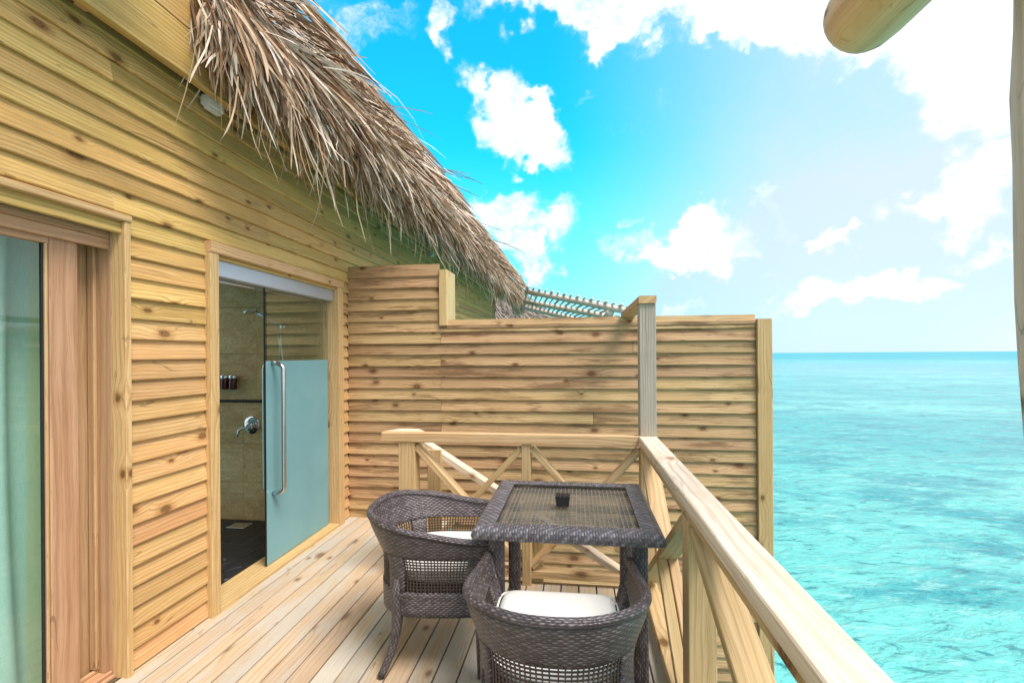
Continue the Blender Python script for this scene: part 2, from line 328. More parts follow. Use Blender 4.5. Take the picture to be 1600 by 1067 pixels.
# ------------------------------------------------------------------ object helpers
WM = {}
def link(name, me, parent=None, mw=None):
    o = bpy.data.objects.new(name, me); C.objects.link(o)
    mw = Matrix(mw) if mw is not None else Matrix.Identity(4)
    WM[o] = mw
    if parent is not None:
        o.parent = parent; o.matrix_parent_inverse = Matrix.Identity(4); o.matrix_basis = WM[parent].inverted() @ mw
    else: o.matrix_basis = mw
    return o
def tag(o, label=None, cat=None, group=None, kind=None):
    for k, v in (('label', label), ('category', cat), ('group', group), ('kind', kind)):
        if v: o[k] = v
    return o
def thing(name, loc, label, cat, group=None, rz=0.):
    return tag(link(name, None, None, Matrix.Translation(loc) @ Matrix.Rotation(rz, 4, 'Z')), label, cat, group)
def mesh(name, vs, fs, m, uvs=None, smooth=False):
    me = bpy.data.meshes.new(name); me.from_pydata([tuple(v) for v in vs], [], fs)
    if uvs is not None:
        ul = me.uv_layers.new(name='UVMap'); k = 0
        for f in fs:
            for v in f: ul.data[k].uv = uvs[v]; k += 1
    if smooth: me.polygons.foreach_set('use_smooth', [True] * len(me.polygons))
    me.materials.append(m); me.update(); return me
def frame(origin, xa, za):
    xa = Vector(xa).normalized(); za = Vector(za); za = (za - xa * za.dot(xa)).normalized(); ya = za.cross(xa)
    m = Matrix.Identity(4)
    for i, v in enumerate((xa, ya, za)):
        for k in range(3): m[k][i] = v[k]
    m.translation = origin; return m
MC = {}
def box_mesh(L, w, t, m, ch=.003, name='piece'):
    """length along X, thickness along Y, width along Z, centred, long edges eased"""
    key = (round(L, 4), round(w, 4), round(t, 4), m.name, ch)
    if key in MC: return MC[key]
    a, b = t / 2, w / 2; c = min(ch, a * .4, b * .4)
    sec = [(-a + c, -b), (a - c, -b), (a, -b + c), (a, b - c), (a - c, b), (-a + c, b), (-a, b - c), (-a, -b + c)]
    vs = [(-L / 2, y, z) for y, z in sec] + [(L / 2, y, z) for y, z in sec]
    fs = [(i, (i + 1) % 8, 8 + (i + 1) % 8, 8 + i)[::-1] for i in range(8)] + [tuple(range(8)), tuple(range(15, 7, -1))]
    MC[key] = mesh(name, vs, fs, m); return MC[key]
def bar(name, p0, p1, w, t, wdir, m, parent=None, ch=.003):
    """timber from p0 to p1 (centre line); w along wdir, t across"""
    p0 = Vector(p0); p1 = Vector(p1)
    return link(name, box_mesh((p1 - p0).length, w, t, m, ch, name), parent, frame((p0 + p1) / 2, p1 - p0, wdir))
def block(name, lo, hi, m, parent=None, axis='X', ch=.003):
    """axis-aligned timber between two corners with its grain along axis"""
    lo = Vector(lo); hi = Vector(hi); c = (lo + hi) / 2; d = hi - lo
    if axis == 'X': return link(name, box_mesh(d.x, d.z, d.y, m, ch, name), parent, frame(c, (1, 0, 0), (0, 0, 1)))
    if axis == 'Y': return link(name, box_mesh(d.y, d.z, d.x, m, ch, name), parent, frame(c, (0, 1, 0), (0, 0, 1)))
    return link(name, box_mesh(d.z, d.x, d.y, m, ch, name), parent, frame(c, (0, 0, 1), (1, 0, 0)))
def tube(pts, rad, seg=10, cap=True, flat=1.0):
    """swept tube as (verts, faces, uvs); rad may be a list"""
    pts = [Vector(p) for p in pts]; n_ = len(pts); rad = rad if hasattr(rad, '__len__') else [rad] * n_
    vs, fs, uv = [], [], []; prev = None; s = 0.
    for i, p in enumerate(pts):
        t = (pts[min(i + 1, n_ - 1)] - pts[max(i - 1, 0)]).normalized()
        if prev is None: nrm = t.orthogonal().normalized()
        else: nrm = (prev - t * prev.dot(t)).normalized()
        prev = nrm; b = t.cross(nrm)
        if i: s += (p - pts[i - 1]).length
        for k in range(seg):
            a = 2 * math.pi * k / seg
            vs.append(p + (nrm * math.cos(a) + b * math.sin(a) * flat) * rad[i]); uv.append((s, k / seg * 6.283 * rad[i]))
    for i in range(n_ - 1):
        for k in range(seg):
            k2 = (k + 1) % seg; fs.append((i * seg + k, i * seg + k2, (i + 1) * seg + k2, (i + 1) * seg + k))
    if cap: fs.append(tuple(range(seg))[::-1]); fs.append(tuple(range((n_ - 1) * seg, n_ * seg)))
    return vs, fs, uv
def join(*parts):
    vs, fs, uv = [], [], []
    for v, f, u in parts:
        o = len(vs); vs += list(v); uv += list(u); fs += [tuple(i + o for i in q) for q in f]
    return vs, fs, uv
def tubeobj(name, pts, rad, m, parent=None, seg=10, mw=None):
    v, f, u = tube(pts, rad, seg); return link(name, mesh(name, v, f, m, u, True), parent, mw)
def lathe(name, prof, m, parent=None, mw=None, seg=20):
    vs = [(r * math.cos(2 * math.pi * k / seg), r * math.sin(2 * math.pi * k / seg), z) for r, z in prof for k in range(seg)]
    fs = [(i * seg + k, i * seg + (k + 1) % seg, (i + 1) * seg + (k + 1) % seg, (i + 1) * seg + k) for i in range(len(prof) - 1) for k in range(seg)]
    fs += [tuple(range(seg))[::-1], tuple(range((len(prof) - 1) * seg, len(prof) * seg))]
    return link(name, mesh(name, vs, fs, m, None, True), parent, mw)
def flat(name, vs, fs, m, parent=None):
    return link(name, mesh(name, vs, fs, m), parent)

# ------------------------------------------------------------------ sea
SEA = -1.75
ys = [-40, -5, 0, 10, 30, 100, 400, 1500, 6000, 14000]; xs = [-14000, -3000, -500, -100, -20, 0, 20, 100, 500, 3000, 14000]
vs = [(x, y, SEA) for y in ys for x in xs]; nx = len(xs)
fs = [(j * nx + i, j * nx + i + 1, (j + 1) * nx + i + 1, (j + 1) * nx + i) for j in range(len(ys) - 1) for i in range(nx - 1)]
tag(flat('sea', vs, fs, WATER), 'clear turquoise lagoon running out to the horizon', None, None, 'structure')

# ------------------------------------------------------------------ deck of planks
deck = tag(flat('deck', [(-2.10, -2.0, -.14), (.50, -2.0, -.14), (.50, 3.02, -.14), (-2.10, 3.02, -.14), (-2.10, 3.02, -.141), (-1.12, 3.02, -.141), (-1.12, 4.03, -.141), (-2.10, 4.03, -.141)],
           [(0, 1, 2, 3), (4, 5, 6, 7)], DARK), 'terrace deck of weathered pine planks', None, None, 'structure')
PP = .1085; x = -2.055; k = 0
while x < .46:
    x1 = min(x + PP - .008, .478)
    yend = 4.03 if x < -1.16 else 3.01
    cuts = [-1.9, yend]
    if k % 3 == 1: cuts = [-1.9, random.uniform(1.4, 3.2) if yend > 3.5 else random.uniform(1.2, 2.4), yend]
    for a, b in zip(cuts[:-1], cuts[1:]):
        o = link('plank', box_mesh(b - a - .003, x1 - x, .026, DECK, .0022, 'plank'), deck, frame(((x + x1) / 2, (a + b) / 2, -.013 + random.uniform(-.0008, .0008)), (0, 1, 0), (1, 0, 0)))
    x += PP; k += 1
bar('joist', (-2.05, .2, -.085), (.45, .2, -.085), .10, .045, (0, 0, 1), DECK, deck)
for yy in (.9, 1.6, 2.3, 2.95): bar('joist', (-2.05, yy, -.085), (.45, yy, -.085), .10, .045, (0, 0, 1), DECK, deck)
bar('edge_board', (.489, -1.9, -.09), (.489, 3.0, -.09), .17, .02, (0, 0, 1), RAIL, deck)
bar('edge_board', (-1.10, 3.025, -.09), (.47, 3.025, -.09), .17, .02, (0, 0, 1), RAIL, deck)
for xx, yy in ((.40, 2.6), (.40, -.4), (-1.9, 2.6), (-1.9, -.4)): tubeobj('pile', [(xx, yy, -3.2), (xx, yy, -.14)], .11, PALELOG, deck)

# ------------------------------------------------------------------ villa: the clad wall with its doors, the shower room and the thatched roof
villa = thing('villa', (-2.06, 1.9, 0), 'timber clad villa with thatched eave, sliding door and shower door beside the deck', 'villa')
WX = -2.062
def wallbox(vs, lo, hi):
    o = len(vs)
    for z in (lo[2], hi[2]):
        for xx, yy in ((lo[0], lo[1]), (hi[0], lo[1]), (hi[0], hi[1]), (lo[0], hi[1])): vs.append((xx, yy, z))
    return [tuple(o + i for i in q) for q in ((3, 2, 1, 0), (4, 5, 6, 7), (0, 1, 5, 4), (1, 2, 6, 5), (2, 3, 7, 6), (3, 0, 4, 7))]
vs, fs = [], []
for lo, hi in (((-2.12, -2, 2.05), (WX, 12, 3.3)), ((-2.12, 1.92, 0), (WX, 2.375, 2.05)), ((-2.12, 3.90, -.3), (WX, 12, 2.05)), ((-2.12, -2, -.3), (WX, 3.90, -.001))):
    fs += wallbox(vs, lo, hi)
wall = flat('wall', vs, fs, SHEATH, villa)
BP = .0955
def lap_mesh(L, m, pitch):
    key = ('lap', round(L, 3), m.name)
    if key in MC: return MC[key]
    sec = [(-.009, 0), (-.023, 0), (-.0265, .0035), (-.0268, .009), (-.0075, pitch + .012), (0, pitch + .012)]
    ns = len(sec); vs = [(-L / 2, y, z) for y, z in sec] + [(L / 2, y, z) for y, z in sec]
    fs = [(i, (i + 1) % ns, ns + (i + 1) % ns, ns + i) for i in range(ns)] + [tuple(range(ns))[::-1], tuple(range(ns, 2 * ns))]
    MC[key] = mesh('board', vs, fs, m); return MC[key]
def lap_wall(a, b, z, m, parent, pitch=BP):                              # board on the villa wall, facing +x
    L = round(b - a - .002, 2); o = random.uniform(-.0012, .0012)
    return link('board', lap_mesh(L, m, pitch), parent, Matrix.Translation((WX + .001 + o, (a + b) / 2, z)) @ Matrix.Rotation(math.pi / 2, 4, 'Z') @ Matrix.Rotation(random.uniform(-.0006, .0006), 4, 'Y'))
k = 0; z = .004
while z < 2.95:
    if z + BP * .6 < 2.05:
        lap_wall(1.915, 2.375, z, PINE if z < 1.62 else PINE_HI, wall)
        if z > 1.55:
            lap_wall(4.06, 7.66, z, PINE_HI, wall); lap_wall(7.66, 11.46, z, PINE_HI, wall)
        elif z + BP < 2.05: pass
        lap_wall(3.915, 4.03, z, PINE, wall)
    else:
        cuts = [-2.0, 11.46]; j = [(.7, 4.4, 8.0), (2.02, 5.4, 9.1), (-.4, 3.0, 6.6)][k % 3]
        pts = [-2.0] + [q + random.uniform(-.25, .25) for q in j] + [11.46]
        for a, b in zip(pts[:-1], pts[1:]): lap_wall(round(a, 2), round(b, 2), z, PINE_HI, wall)
    z += BP; k += 1
block('corner_board', (-2.08, 11.47, 1.5), (-2.01, 11.54, 2.98), TRIM, villa, 'Z')

# eave: fascia boards and blocking behind them
block('fascia_board', (-1.972, -2.0, 2.865), (-1.93, 5.2, 3.105), PINE_HI, villa, 'Y')
block('fascia_board', (-1.972, 5.203, 2.865), (-1.93, 12.4, 3.105), PINE_HI, villa, 'Y')
block('fascia_board', (-1.970, -2.0, 3.108), (-1.928, 3.4, 3.40), PINE_HI, villa, 'Y')
block('fascia_board', (-1.970, 3.403, 3.108), (-1.928, 12.4, 3.40), PINE_HI, villa, 'Y')
for yy in np.arange(-1.6, 12.2, .82): block('rafter_end', (-2.035, yy, 2.90), (-1.974, yy + .05, 3.3), TRIM, villa, 'Z')
# thatched roof: a thick underlay and the palm strands
prof = [(-1.84, 3.36), (-1.80, 3.32), (-1.77, 3.33), (-1.80, 3.45), (-2.12, 3.80), (-6.0, 7.6), (-10, 3.8), (-10, 3.4), (-6.0, 7.2), (-2.1, 3.6)]
Y0, Y1 = 2.2, 13.9
def prism(prof, y0, y1, name, m, parent):
    k = len(prof); vs = [(x, y0, z) for x, z in prof] + [(x, y1, z) for x, z in prof]
    fs = [(i, k + i, k + (i + 1) % k, (i + 1) % k) for i in range(k)]
    me = bpy.data.meshes.new(name); bm = bmesh.new(); bv = [bm.verts.new(v) for v in vs]
    for f in fs: bm.faces.new([bv[i] for i in f])
    bm.faces.new([bv[i] for i in range(k)]); bm.faces.new([bv[i] for i in range(2 * k - 1, k - 1, -1)])
    bmesh.ops.recalc_face_normals(bm, faces=bm.faces); bmesh.ops.triangulate(bm, faces=[f for f in bm.faces if len(f.verts) > 4])
    bm.to_mesh(me); bm.free(); me.materials.append(m); return link(name, me, parent)
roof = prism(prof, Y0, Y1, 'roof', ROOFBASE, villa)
prism([(-1.93, 3.42), (-1.55, 3.36), (-1.53, 3.46), (-2.6, 4.5), (-2.7, 4.3)], -2.6, Y0 - .55, 'shade_overhang', ROOFBASE, villa)  # unseen roof piece above the view, added to shade the near wall

def strands(name, P, W_, shade, m, parent=None, mw=None):
    """P: N x K x 3 centre lines, W_: N widths, shade: N colours -> one mesh of flat tapering strips"""
    N, K, _ = P.shape
    T = np.gradient(P, axis=1); T /= np.linalg.norm(T, axis=2, keepdims=True) + 1e-9
    rv = rng.normal(size=(N, 1, 3)); B = np.cross(T, np.repeat(rv, K, 1)); B /= np.linalg.norm(B, axis=2, keepdims=True) + 1e-9
    tp = np.array([.75 + .25 * min(1, 3 * i / (K - 1)) if i < K - 1 else .25 for i in range(K)])[None, :, None]
    off = B * W_[:, None, None] * .5 * tp
    V = np.stack([P - off, P + off], axis=2).reshape(-1, 3)
    idx = (np.arange(N) * K * 2)[:, None] + np.arange(K - 1)[None] * 2
    Fq = np.stack([idx, idx + 1, idx + 3, idx + 2], axis=2).reshape(-1, 4)
    me = bpy.data.meshes.new(name); me.vertices.add(len(V)); me.vertices.foreach_set('co', V.astype(np.float32).ravel())
    nf = len(Fq); me.loops.add(nf * 4); me.loops.foreach_set('vertex_index', Fq.astype(np.int32).ravel())
    me.polygons.add(nf); me.polygons.foreach_set('loop_start', np.arange(nf, dtype=np.int32) * 4); me.polygons.foreach_set('loop_total', np.full(nf, 4, np.int32))
    a = me.attributes.new('strand', 'FLOAT_VECTOR', 'POINT')
    s = np.zeros((N, K, 2, 3), np.float32); s[..., 0] = shade[:, None, None]; s[..., 1] = np.linspace(0, 1, K)[None, :, None] * .7 + rng.random((N, 1, 1)) * 9
    a.data.foreach_set('vector', s.ravel()); me.materials.append(m); me.update(calc_edges=True); me.validate()
    return link(name, me, parent, mw)
def eave_strands(N, K=6):
    # denser towards the near end, where single strands can be told apart
    u = rng.random(N); Y = Y0 * .98 * ((Y1 + .25) / (Y0 * .98)) ** (u ** .92)
    t = rng.random(N) ** .85                              # 0 inner (lower) layer .. 1 outer (upper) layer
    x0 = -1.86 + .05 * t + rng.normal(0, .03, N); z0 = 3.25 + .20 * t + rng.normal(0, .04, N)
    ang = np.radians(62 - 15 * t + rng.normal(0, 8, N)) + np.radians(16) * np.clip((3.0 - Y) / .9, 0, 1); L = .37 + .34 * t + rng.normal(0, .10, N)
    up_ = (rng.random(N) < .3 + .25 * np.clip((3.6 - Y) / 1.4, 0, 1)) & (t > .4); x0[up_] -= .14; z0[up_] += .12; L[up_] += .14
    L = np.clip(L, .3, 1.0)
    near = np.clip((3.6 - Y) / 1.4, 0, 1); z0 -= .09 * t * near; L *= 1 - .22 * near
    longs = rng.random(N) < .06; L[longs] += rng.random(longs.sum()) * .25
    yaw = rng.normal(.10, .22, N)
    s = np.linspace(0, 1, K)[None]
    bend = np.radians(rng.normal(20, 12, N))[:, None]
    a = ang[:, None] + bend * s ** 1.5
    stick = (rng.random(N) < .05) & (t > .6)
    a[stick] -= np.radians(rng.uniform(8, 34, stick.sum()))[:, None]
    ds = (L / (K - 1))[:, None]
    px = x0[:, None] + np.cumsum(np.cos(a) * ds, 1) - np.cos(a) * ds
    pz = z0[:, None] - (np.cumsum(np.sin(a) * ds, 1) - np.sin(a) * ds)
    py = Y[:, None] + np.sin(yaw)[:, None] * L[:, None] * s + (rng.normal(0, .02, (N, 1)) * np.sin(s * 6 + rng.random((N, 1)) * 6))
    P = np.stack([px, py, pz], 2)
    return P, rng.uniform(.006, .017, N), np.clip(rng.beta(1.0, .85, N), 0, 1)
P1, W1, S1 = eave_strands(12000)
def wisps(N, K=7):
    Y = Y0 * ((Y1 - .2) / Y0) ** rng.random(N); s = np.linspace(0, 1, K)[None]; L = rng.uniform(.28, .68, N)[:, None]
    a = np.radians(rng.normal(76, 9, N))[:, None] + np.radians(rng.normal(6, 14, N))[:, None] * s; c = L / (K - 1)
    px = rng.uniform(-1.80, -1.62, N)[:, None] + np.cumsum(np.cos(a) * c, 1); pz = rng.uniform(2.98, 3.24, N)[:, None] - np.cumsum(np.sin(a) * c, 1)
    py = Y[:, None] + rng.normal(0, .10, (N, 1)) * s + rng.normal(0, .025, (N, 1)) * np.sin(s * 7 + rng.random((N, 1)) * 6)
    return np.stack([px, py, pz], 2), rng.uniform(.003, .009, N), rng.uniform(.3, 1, N)
Pw, Ww, Sw = wisps(330)
# bushy rounded end of the eave, far down the wall
N = 1500; th = rng.uniform(-.2, 1.4, N); s = np.linspace(0, 1, 6)[None]
L = rng.uniform(.5, .9, N); a0 = np.radians(rng.normal(52, 10, N))[:, None] + np.radians(22) * s
d = np.cumsum(np.cos(a0), 1) / 6 * L[:, None]; h = np.cumsum(np.sin(a0), 1) / 6 * L[:, None]
r0 = rng.uniform(-.1, .05, N)
P2 = np.stack([-1.86 - .0 * d + np.cos(th)[:, None] * d + r0[:, None], 13.75 + np.sin(th)[:, None] * d + rng.normal(0, .08, (N, 1)), 3.28 + rng.random((N, 1)) * .33 - h], 2)
# long loose straws
def straw(pix, X, K=6):
    q = [at(px, py, X=X) for px, py in pix]; out = []
    for i in range(K):
        f = i / (K - 1) * (len(q) - 1); j = min(int(f), len(q) - 2); out.append(q[j].lerp(q[j + 1], f - j))
    return np.array([tuple(v) for v in out])
ST = [straw(p, X) for p, X in (([(505, 105), (545, 110), (585, 121), (622, 148), (648, 185), (662, 218), (676, 252)], -1.25), ([(446, 0), (490, 8), (520, 28), (548, 60)], -1.28), ([(318, -8), (311, 40), (300, 110), (285, 160), (269, 209)], -1.6),
      ([(352, -5), (345, 60), (345, 130), (346, 205)], -1.58), ([(437, 190), (446, 235), (440, 280), (421, 330)], -1.5), ([(372, 120), (368, 170), (355, 205), (340, 226)], -1.55), ([(332, 40), (322, 80), (305, 105), (296, 130)], -1.62),
      ([(455, 160), (456, 220), (455, 265)], -1.5), ([(505, 260), (520, 300), (524, 330)], -1.5), ([(640, 350), (655, 385), (668, 420)], -1.5), ([(600, 330), (609, 360), (611, 400)], -1.5), ([(530, 190), (570, 195), (604, 200)], -1.27), ([(690, 268), (715, 276), (745, 281)], -1.25))]
P3 = np.array(ST); W3 = np.full(len(P3), .008)
def six(P):                                                # all strands with seven points
    K = P.shape[1]; f = np.linspace(0, K - 1, 7); i = np.minimum(f.astype(int), K - 2); w = (f - i)[None, :, None]
    return P[:, i] * (1 - w) + P[:, i + 1] * w
P = np.concatenate([six(P1), six(P2), six(P3), Pw]); Wd = np.concatenate([W1, rng.uniform(.005, .010, N), W3, Ww]); Sh = np.concatenate([S1, rng.beta(1.6, 1.3, N), rng.uniform(.35, .8, len(P3)), Sw])
o = strands('thatch', P, Wd, Sh, THATCH, roof); o['kind'] = 'stuff'
# upper slope of the roof, hardly seen from the deck
N = 5000; yy = rng.uniform(Y0, Y1, N); f = rng.random(N) ** 1.5; x0 = -1.7 - f * 4.3; z0 = 3.55 + f * 4.0
s = np.linspace(0, 1, 4)[None]; L = rng.uniform(.5, .9, N)[:, None]
P = np.stack([x0[:, None] + .73 * L * s, yy[:, None] + rng.normal(0, .12, (N, 1)) * s, z0[:, None] - .66 * L * s + .05 * np.sin(s * 3)], 2)
o = strands('thatch', P, rng.uniform(.01, .02, N), rng.beta(1.6, 1.3, N), THATCH, roof); o['kind'] = 'stuff'

# sliding door of the room
sdr = block('sliding_door', (-2.165, 1.655, .035), (-2.122, 1.765, 1.985), HARD, villa, 'Z')
sdr['label'] = 'hardwood sliding door with mint curtain behind its glass'
block('top_rail', (-2.163, .30, 1.915), (-2.124, 1.653, 1.985), HARD, sdr, 'Y'); block('bottom_rail', (-2.163, .30, .035), (-2.124, 1.653, .12), HARD, sdr, 'Y')
block('glazing_bead', (-2.150, 1.643, .12), (-2.128, 1.654, 1.915), HARD, sdr, 'Z'); block('gasket', (-2.149, 1.636, .12), (-2.135, 1.6425, 1.915), BLACK, sdr, 'Z')
flat('pane', [(-2.142, .3, .12), (-2.142, 1.642, .12), (-2.142, 1.642, 1.915), (-2.142, .3, 1.915)], [(0, 1, 2, 3)], DOORGLASS, sdr)
fr = block('door_frame', (-2.215, 1.885, .0), (-2.092, 1.914, 2.02), HARD, villa, 'Z')
block('stile', (-2.240, 1.772, .0145), (-2.205, 1.884, 1.985), HARD, fr, 'Z')
block('head', (-2.215, -.6, 1.988), (-2.096, 1.883, 2.02), HARD, fr, 'Y'); block('head_lining', (-2.12, -.6, 1.94), (-2.10, 1.883, 1.987), HARD, fr, 'Y')
block('stop', (-2.20, 1.868, .035), (-2.165, 1.884, 1.985), HARD, fr, 'Z')
block('sill', (-2.25, -.6, -.002), (-2.085, 1.883, .014), HARD, fr, 'Y'); block('sill_track', (-2.19, -.6, .0145), (-2.172, 1.883, .03), HARD, fr, 'Y'); block('sill_track', (-2.112, -.6, .0145), (-2.098, 1.883, .03), HARD, fr, 'Y')
tr = block('door_trim', (-2.092, 1.884, 0), (-2.018, 1.914, 2.062), TRIM, villa, 'Z')
block('head_trim', (-2.092, -.6, 2.064), (-2.012, 1.914, 2.094), TRIM, tr, 'Y')
# dark room and curtain behind it
room = flat('room_shell', [(-5, -2, 0), (-2.26, -2, 0), (-2.26, 2.1, 0), (-5, 2.1, 0), (-5, -2, 2.5), (-2.26, -2, 2.5), (-2.26, 2.1, 2.5), (-5, 2.1, 2.5)], [(0, 1, 2, 3), (4, 5, 6, 7), (0, 3, 7, 4), (2, 3, 7, 6), (0, 1, 5, 4)], ROOMWALL, villa)
ny, nz = 150, 16; vs = []
for j in range(nz + 1):
    for i in range(ny + 1):
        u = i / ny; y = -.4 + 2.16 * u; w = j / nz
        vs.append((-2.33 + (.046 * math.sin(u * 88 + .5 * math.sin(w * 2)) + .020 * math.sin(u * 43 + 1)) * (.6 + .4 * w) , y + .02 * math.sin(w * 3 + u * 30) - .05 * (1 - w) * math.sin(u * 17), .02 + 2.1 * w))
fs = [(j * (ny + 1) + i, j * (ny + 1) + i + 1, (j + 1) * (ny + 1) + i + 1, (j + 1) * (ny + 1) + i) for j in range(nz) for i in range(ny)]
tag(link('curtain', mesh('curtain', vs, fs, CURT, None, True)), 'mint green sheer curtain hanging behind the sliding glass door', 'curtain')

# shower room door
st = block('shower_door_trim', (-2.095, 2.376, 0), (-2.008, 2.44, 2.03), TRIM, villa, 'Z')
block('jamb', (-2.20, 3.80, .0), (-2.006, 3.885, 2.03), TRIM, st, 'Z'); block('head_trim', (-2.20, 2.376, 2.032), (-2.004, 3.89, 2.095), TRIM, st, 'Y')
block('jamb', (-2.20, 2.376, 0), (-2.097, 2.42, 2.03), TRIM, st, 'Z')
block('edge_trim', (-2.10, 3.887, .0), (-2.02, 3.912, 2.095), TRIM, st, 'Z')
block('threshold', (-2.22, 2.442, -.02), (-2.012, 3.798, .022), TRIM, st, 'Y')
sh = block('shower_door', (-2.125, 2.445, 1.915), (-2.055, 3.795, 2.026), ALU, villa, 'Y', .004)
sh['label'] = 'sliding glass shower door, frosted below, under an aluminium track'
def pane(name, y0, y1, z0, z1, x, m, par, t=.008):
    v = []; f = wallbox(v, (x - t / 2, y0, z0), (x + t / 2, y1, z1)); return flat(name, v, f, m, par)
pane('clear_pane', 2.962, 3.77, 1.418, 1.914, -2.098, GLASS, sh); pane('frosted_pane', 2.962, 3.77, .028, 1.4175, -2.098, FROST, sh)
pane('fixed_pane', 3.05, 3.795, .03, 1.914, -2.150, GLASS, sh)
block('glass_edge', (-2.104, 2.955, .028), (-2.092, 2.961, 1.914), BLACK, sh, 'Z', .001); block('glass_edge', (-2.156, 3.044, .03), (-2.144, 3.0495, 1.914), BLACK, sh, 'Z', .001)
block('lower_track', (-2.16, 2.445, 1.895), (-2.13, 3.795, 1.914), STEEL, sh, 'Y')
for nm, sx in (('handle', 1), ('handle', -1)):
    hh = .088 if sx > 0 else .052; hs_ = hh - .006; xx = -2.098 + sx * hh; pts = [(-2.098 + sx * .006, 3.03, 1.405)]
    pts += [(-2.098 + sx * (.006 + hs_ * math.sin(a)), 3.03, 1.405 - .046 * (1 - math.cos(a))) for a in np.linspace(.3, 1.57, 6)]
    pts += [(xx, 3.03, 1.2), (xx, 3.03, .7)]
    pts += [(-2.098 + sx * (.006 + hs_ * math.sin(a)), 3.03, .50 + .046 * (1 - math.cos(a))) for a in np.linspace(1.57, .3, 6)] + [(-2.098 + sx * .006, 3.03, .50)]
    tubeobj(nm, pts, .0155, STEEL, sh, 14)
# shower room
shr = flat('shower_room', [(-3.62, 2.25, -.035), (-2.2, 2.25, -.035), (-2.2, 3.97, -.035), (-3.62, 3.97, -.035), (-3.62, 2.25, 2.3), (-2.2, 2.25, 2.3), (-2.2, 3.97, 2.3), (-3.62, 3.97, 2.3)],
           [(4, 5, 6, 7), (0, 1, 5, 4), (2, 3, 7, 6)], ROOMWALL, villa)  # unseen back side left open so daylight reaches the tiles
for i, xx in enumerate(np.arange(-3.62, -2.3, .6)):
    for j in range(3): block('floor_tile', (xx, 2.25 + j * .575, -.05), (xx + .597, 2.25 + j * .575 + .572, -.022), SLATE, shr, 'X', .002)
LED = 1.035
def tiles(x0, x1, z0, z1, yf, w, h, off):
    z = z0
    while z < z1 - .01:
        zz = min(z + h, z1); x = x0 - off
        while x < x1:
            a = max(x, x0); b = min(x + w, x1)
            if b - a > .02: block('wall_tile', (a + .001, yf, z + .001), (b - .001, yf + .012, zz - .001), TILE, shr, 'X', .0015)
            x += w
        z = zz
tiles(-3.6, -2.2, -.022, LED, 3.90, .60, .345, .58); tiles(-3.6, -2.2, LED + .02, 2.3, 3.935, .60, .42, .47)
block('ledge', (-3.6, 3.893, LED), (-2.2, 3.95, LED + .018), BLACK, shr, 'X', .002)

# fittings in the shower
t = thing('shower_arm', (-2.58, 3.93, 1.70), 'chrome shower arm with flat head and hose on the tiled wall', 'shower head')
tubeobj('arm', [(-2.57, 3.93, 1.71), (-2.575, 3.86, 1.72), (-2.60, 3.80, 1.745), (-2.66, 3.77, 1.79), (-2.74, 3.75, 1.83)], .010, CHROME, t)
lathe('head', [(.012, .03), (.022, .022), (.062, .008), (.066, 0), (.060, -.006)], CHROME, t, Matrix.Translation((-2.775, 3.745, 1.835)) @ Matrix.Rotation(R(-18), 4, 'Y'))
lathe('bracket', [(.02, -.03), (.028, -.02), (.028, .02), (.018, .03)], CHROME, t, Matrix.Translation((-2.57, 3.90, 1.70)) @ Matrix.Rotation(R(90), 4, 'X'))
lathe('hand_spray', [(.014, -.05), (.030, -.02), (.034, .0), (.030, .014)], CHROME, t, Matrix.Translation((-2.545, 3.86, 1.715)) @ Matrix.Rotation(R(70), 4, 'Y'))
tubeobj('hose', [(-2.575, 3.86, 1.69), (-2.585, 3.86, 1.60), (-2.575, 3.87, 1.45), (-2.56, 3.87, 1.25), (-2.58, 3.89, 1.10)], .0085, CHROME, t)
tubeobj('hose', [(-2.60, 3.85, 1.70), (-2.595, 3.86, 1.55), (-2.58, 3.87, 1.38)], .007, CHROME, t)
t = thing('mixer_tap', (-2.89, 3.90, .84), 'chrome round mixer tap with lever on the lower tiles', 'tap')
RX = Matrix.Rotation(R(90), 4, 'X')
lathe('plate', [(.075, 0), (.078, .006), (.072, .014), (.045, .018)], CHROME, t, Matrix.Translation((-2.89, 3.90, .84)) @ RX, 28)
lathe('valve_body', [(.040, 0), (.040, .045), (.034, .055), (.012, .058)], CHROME, t, Matrix.Translation((-2.885, 3.885, .83)) @ RX)
tubeobj('lever', [(-2.885, 3.84, .83), (-2.91, 3.815, .825), (-2.945, 3.80, .80), (-2.962, 3.795, .745)], [.014, .014, .012, .008], CHROME, t)
lathe('diverter', [(.024, 0), (.024, .03), (.016, .034)], BLACK, t, Matrix.Translation((-2.868, 3.885, .785)) @ RX)
for i, (xx, m, lb) in enumerate(((-3.237, PEARL, 'white soap dispenser half hidden by the door jamb'), (-3.158, RED, 'dark red soap dispenser in the middle of the row of three'), (-3.075, RED, 'dark red soap dispenser nearest the glass door'))):
    t = thing('soap_dispenser', (xx, 3.9, 1.15), lb, 'dispenser', 'soap dispensers on the shower wall')
    lathe('bottle', [(.030, 0), (.033, .006), (.033, .085), (.028, .095)], m, t, Matrix.Translation((xx, 3.895, 1.155)))
    lathe('cap', [(.034, 0), (.035, .004), (.035, .026), (.030, .032), (.012, .036)], CHROME, t, Matrix.Translation((xx, 3.895, 1.252)))
t = thing('rain_shower', (-3.1, 3.7, 2.12), 'square chrome rain shower plate under the ceiling of the shower room', 'shower head')
block('plate', (-3.23, 3.55, 2.105), (-2.95, 3.83, 2.118), CHROME, t, 'X'); tubeobj('stem', [(-3.09, 3.69, 2.118), (-3.09, 3.69, 2.30)], .012, CHROME, t)
o = link('nozzles', None, t)
bpy.data.objects.remove(o)
v = []; f = []
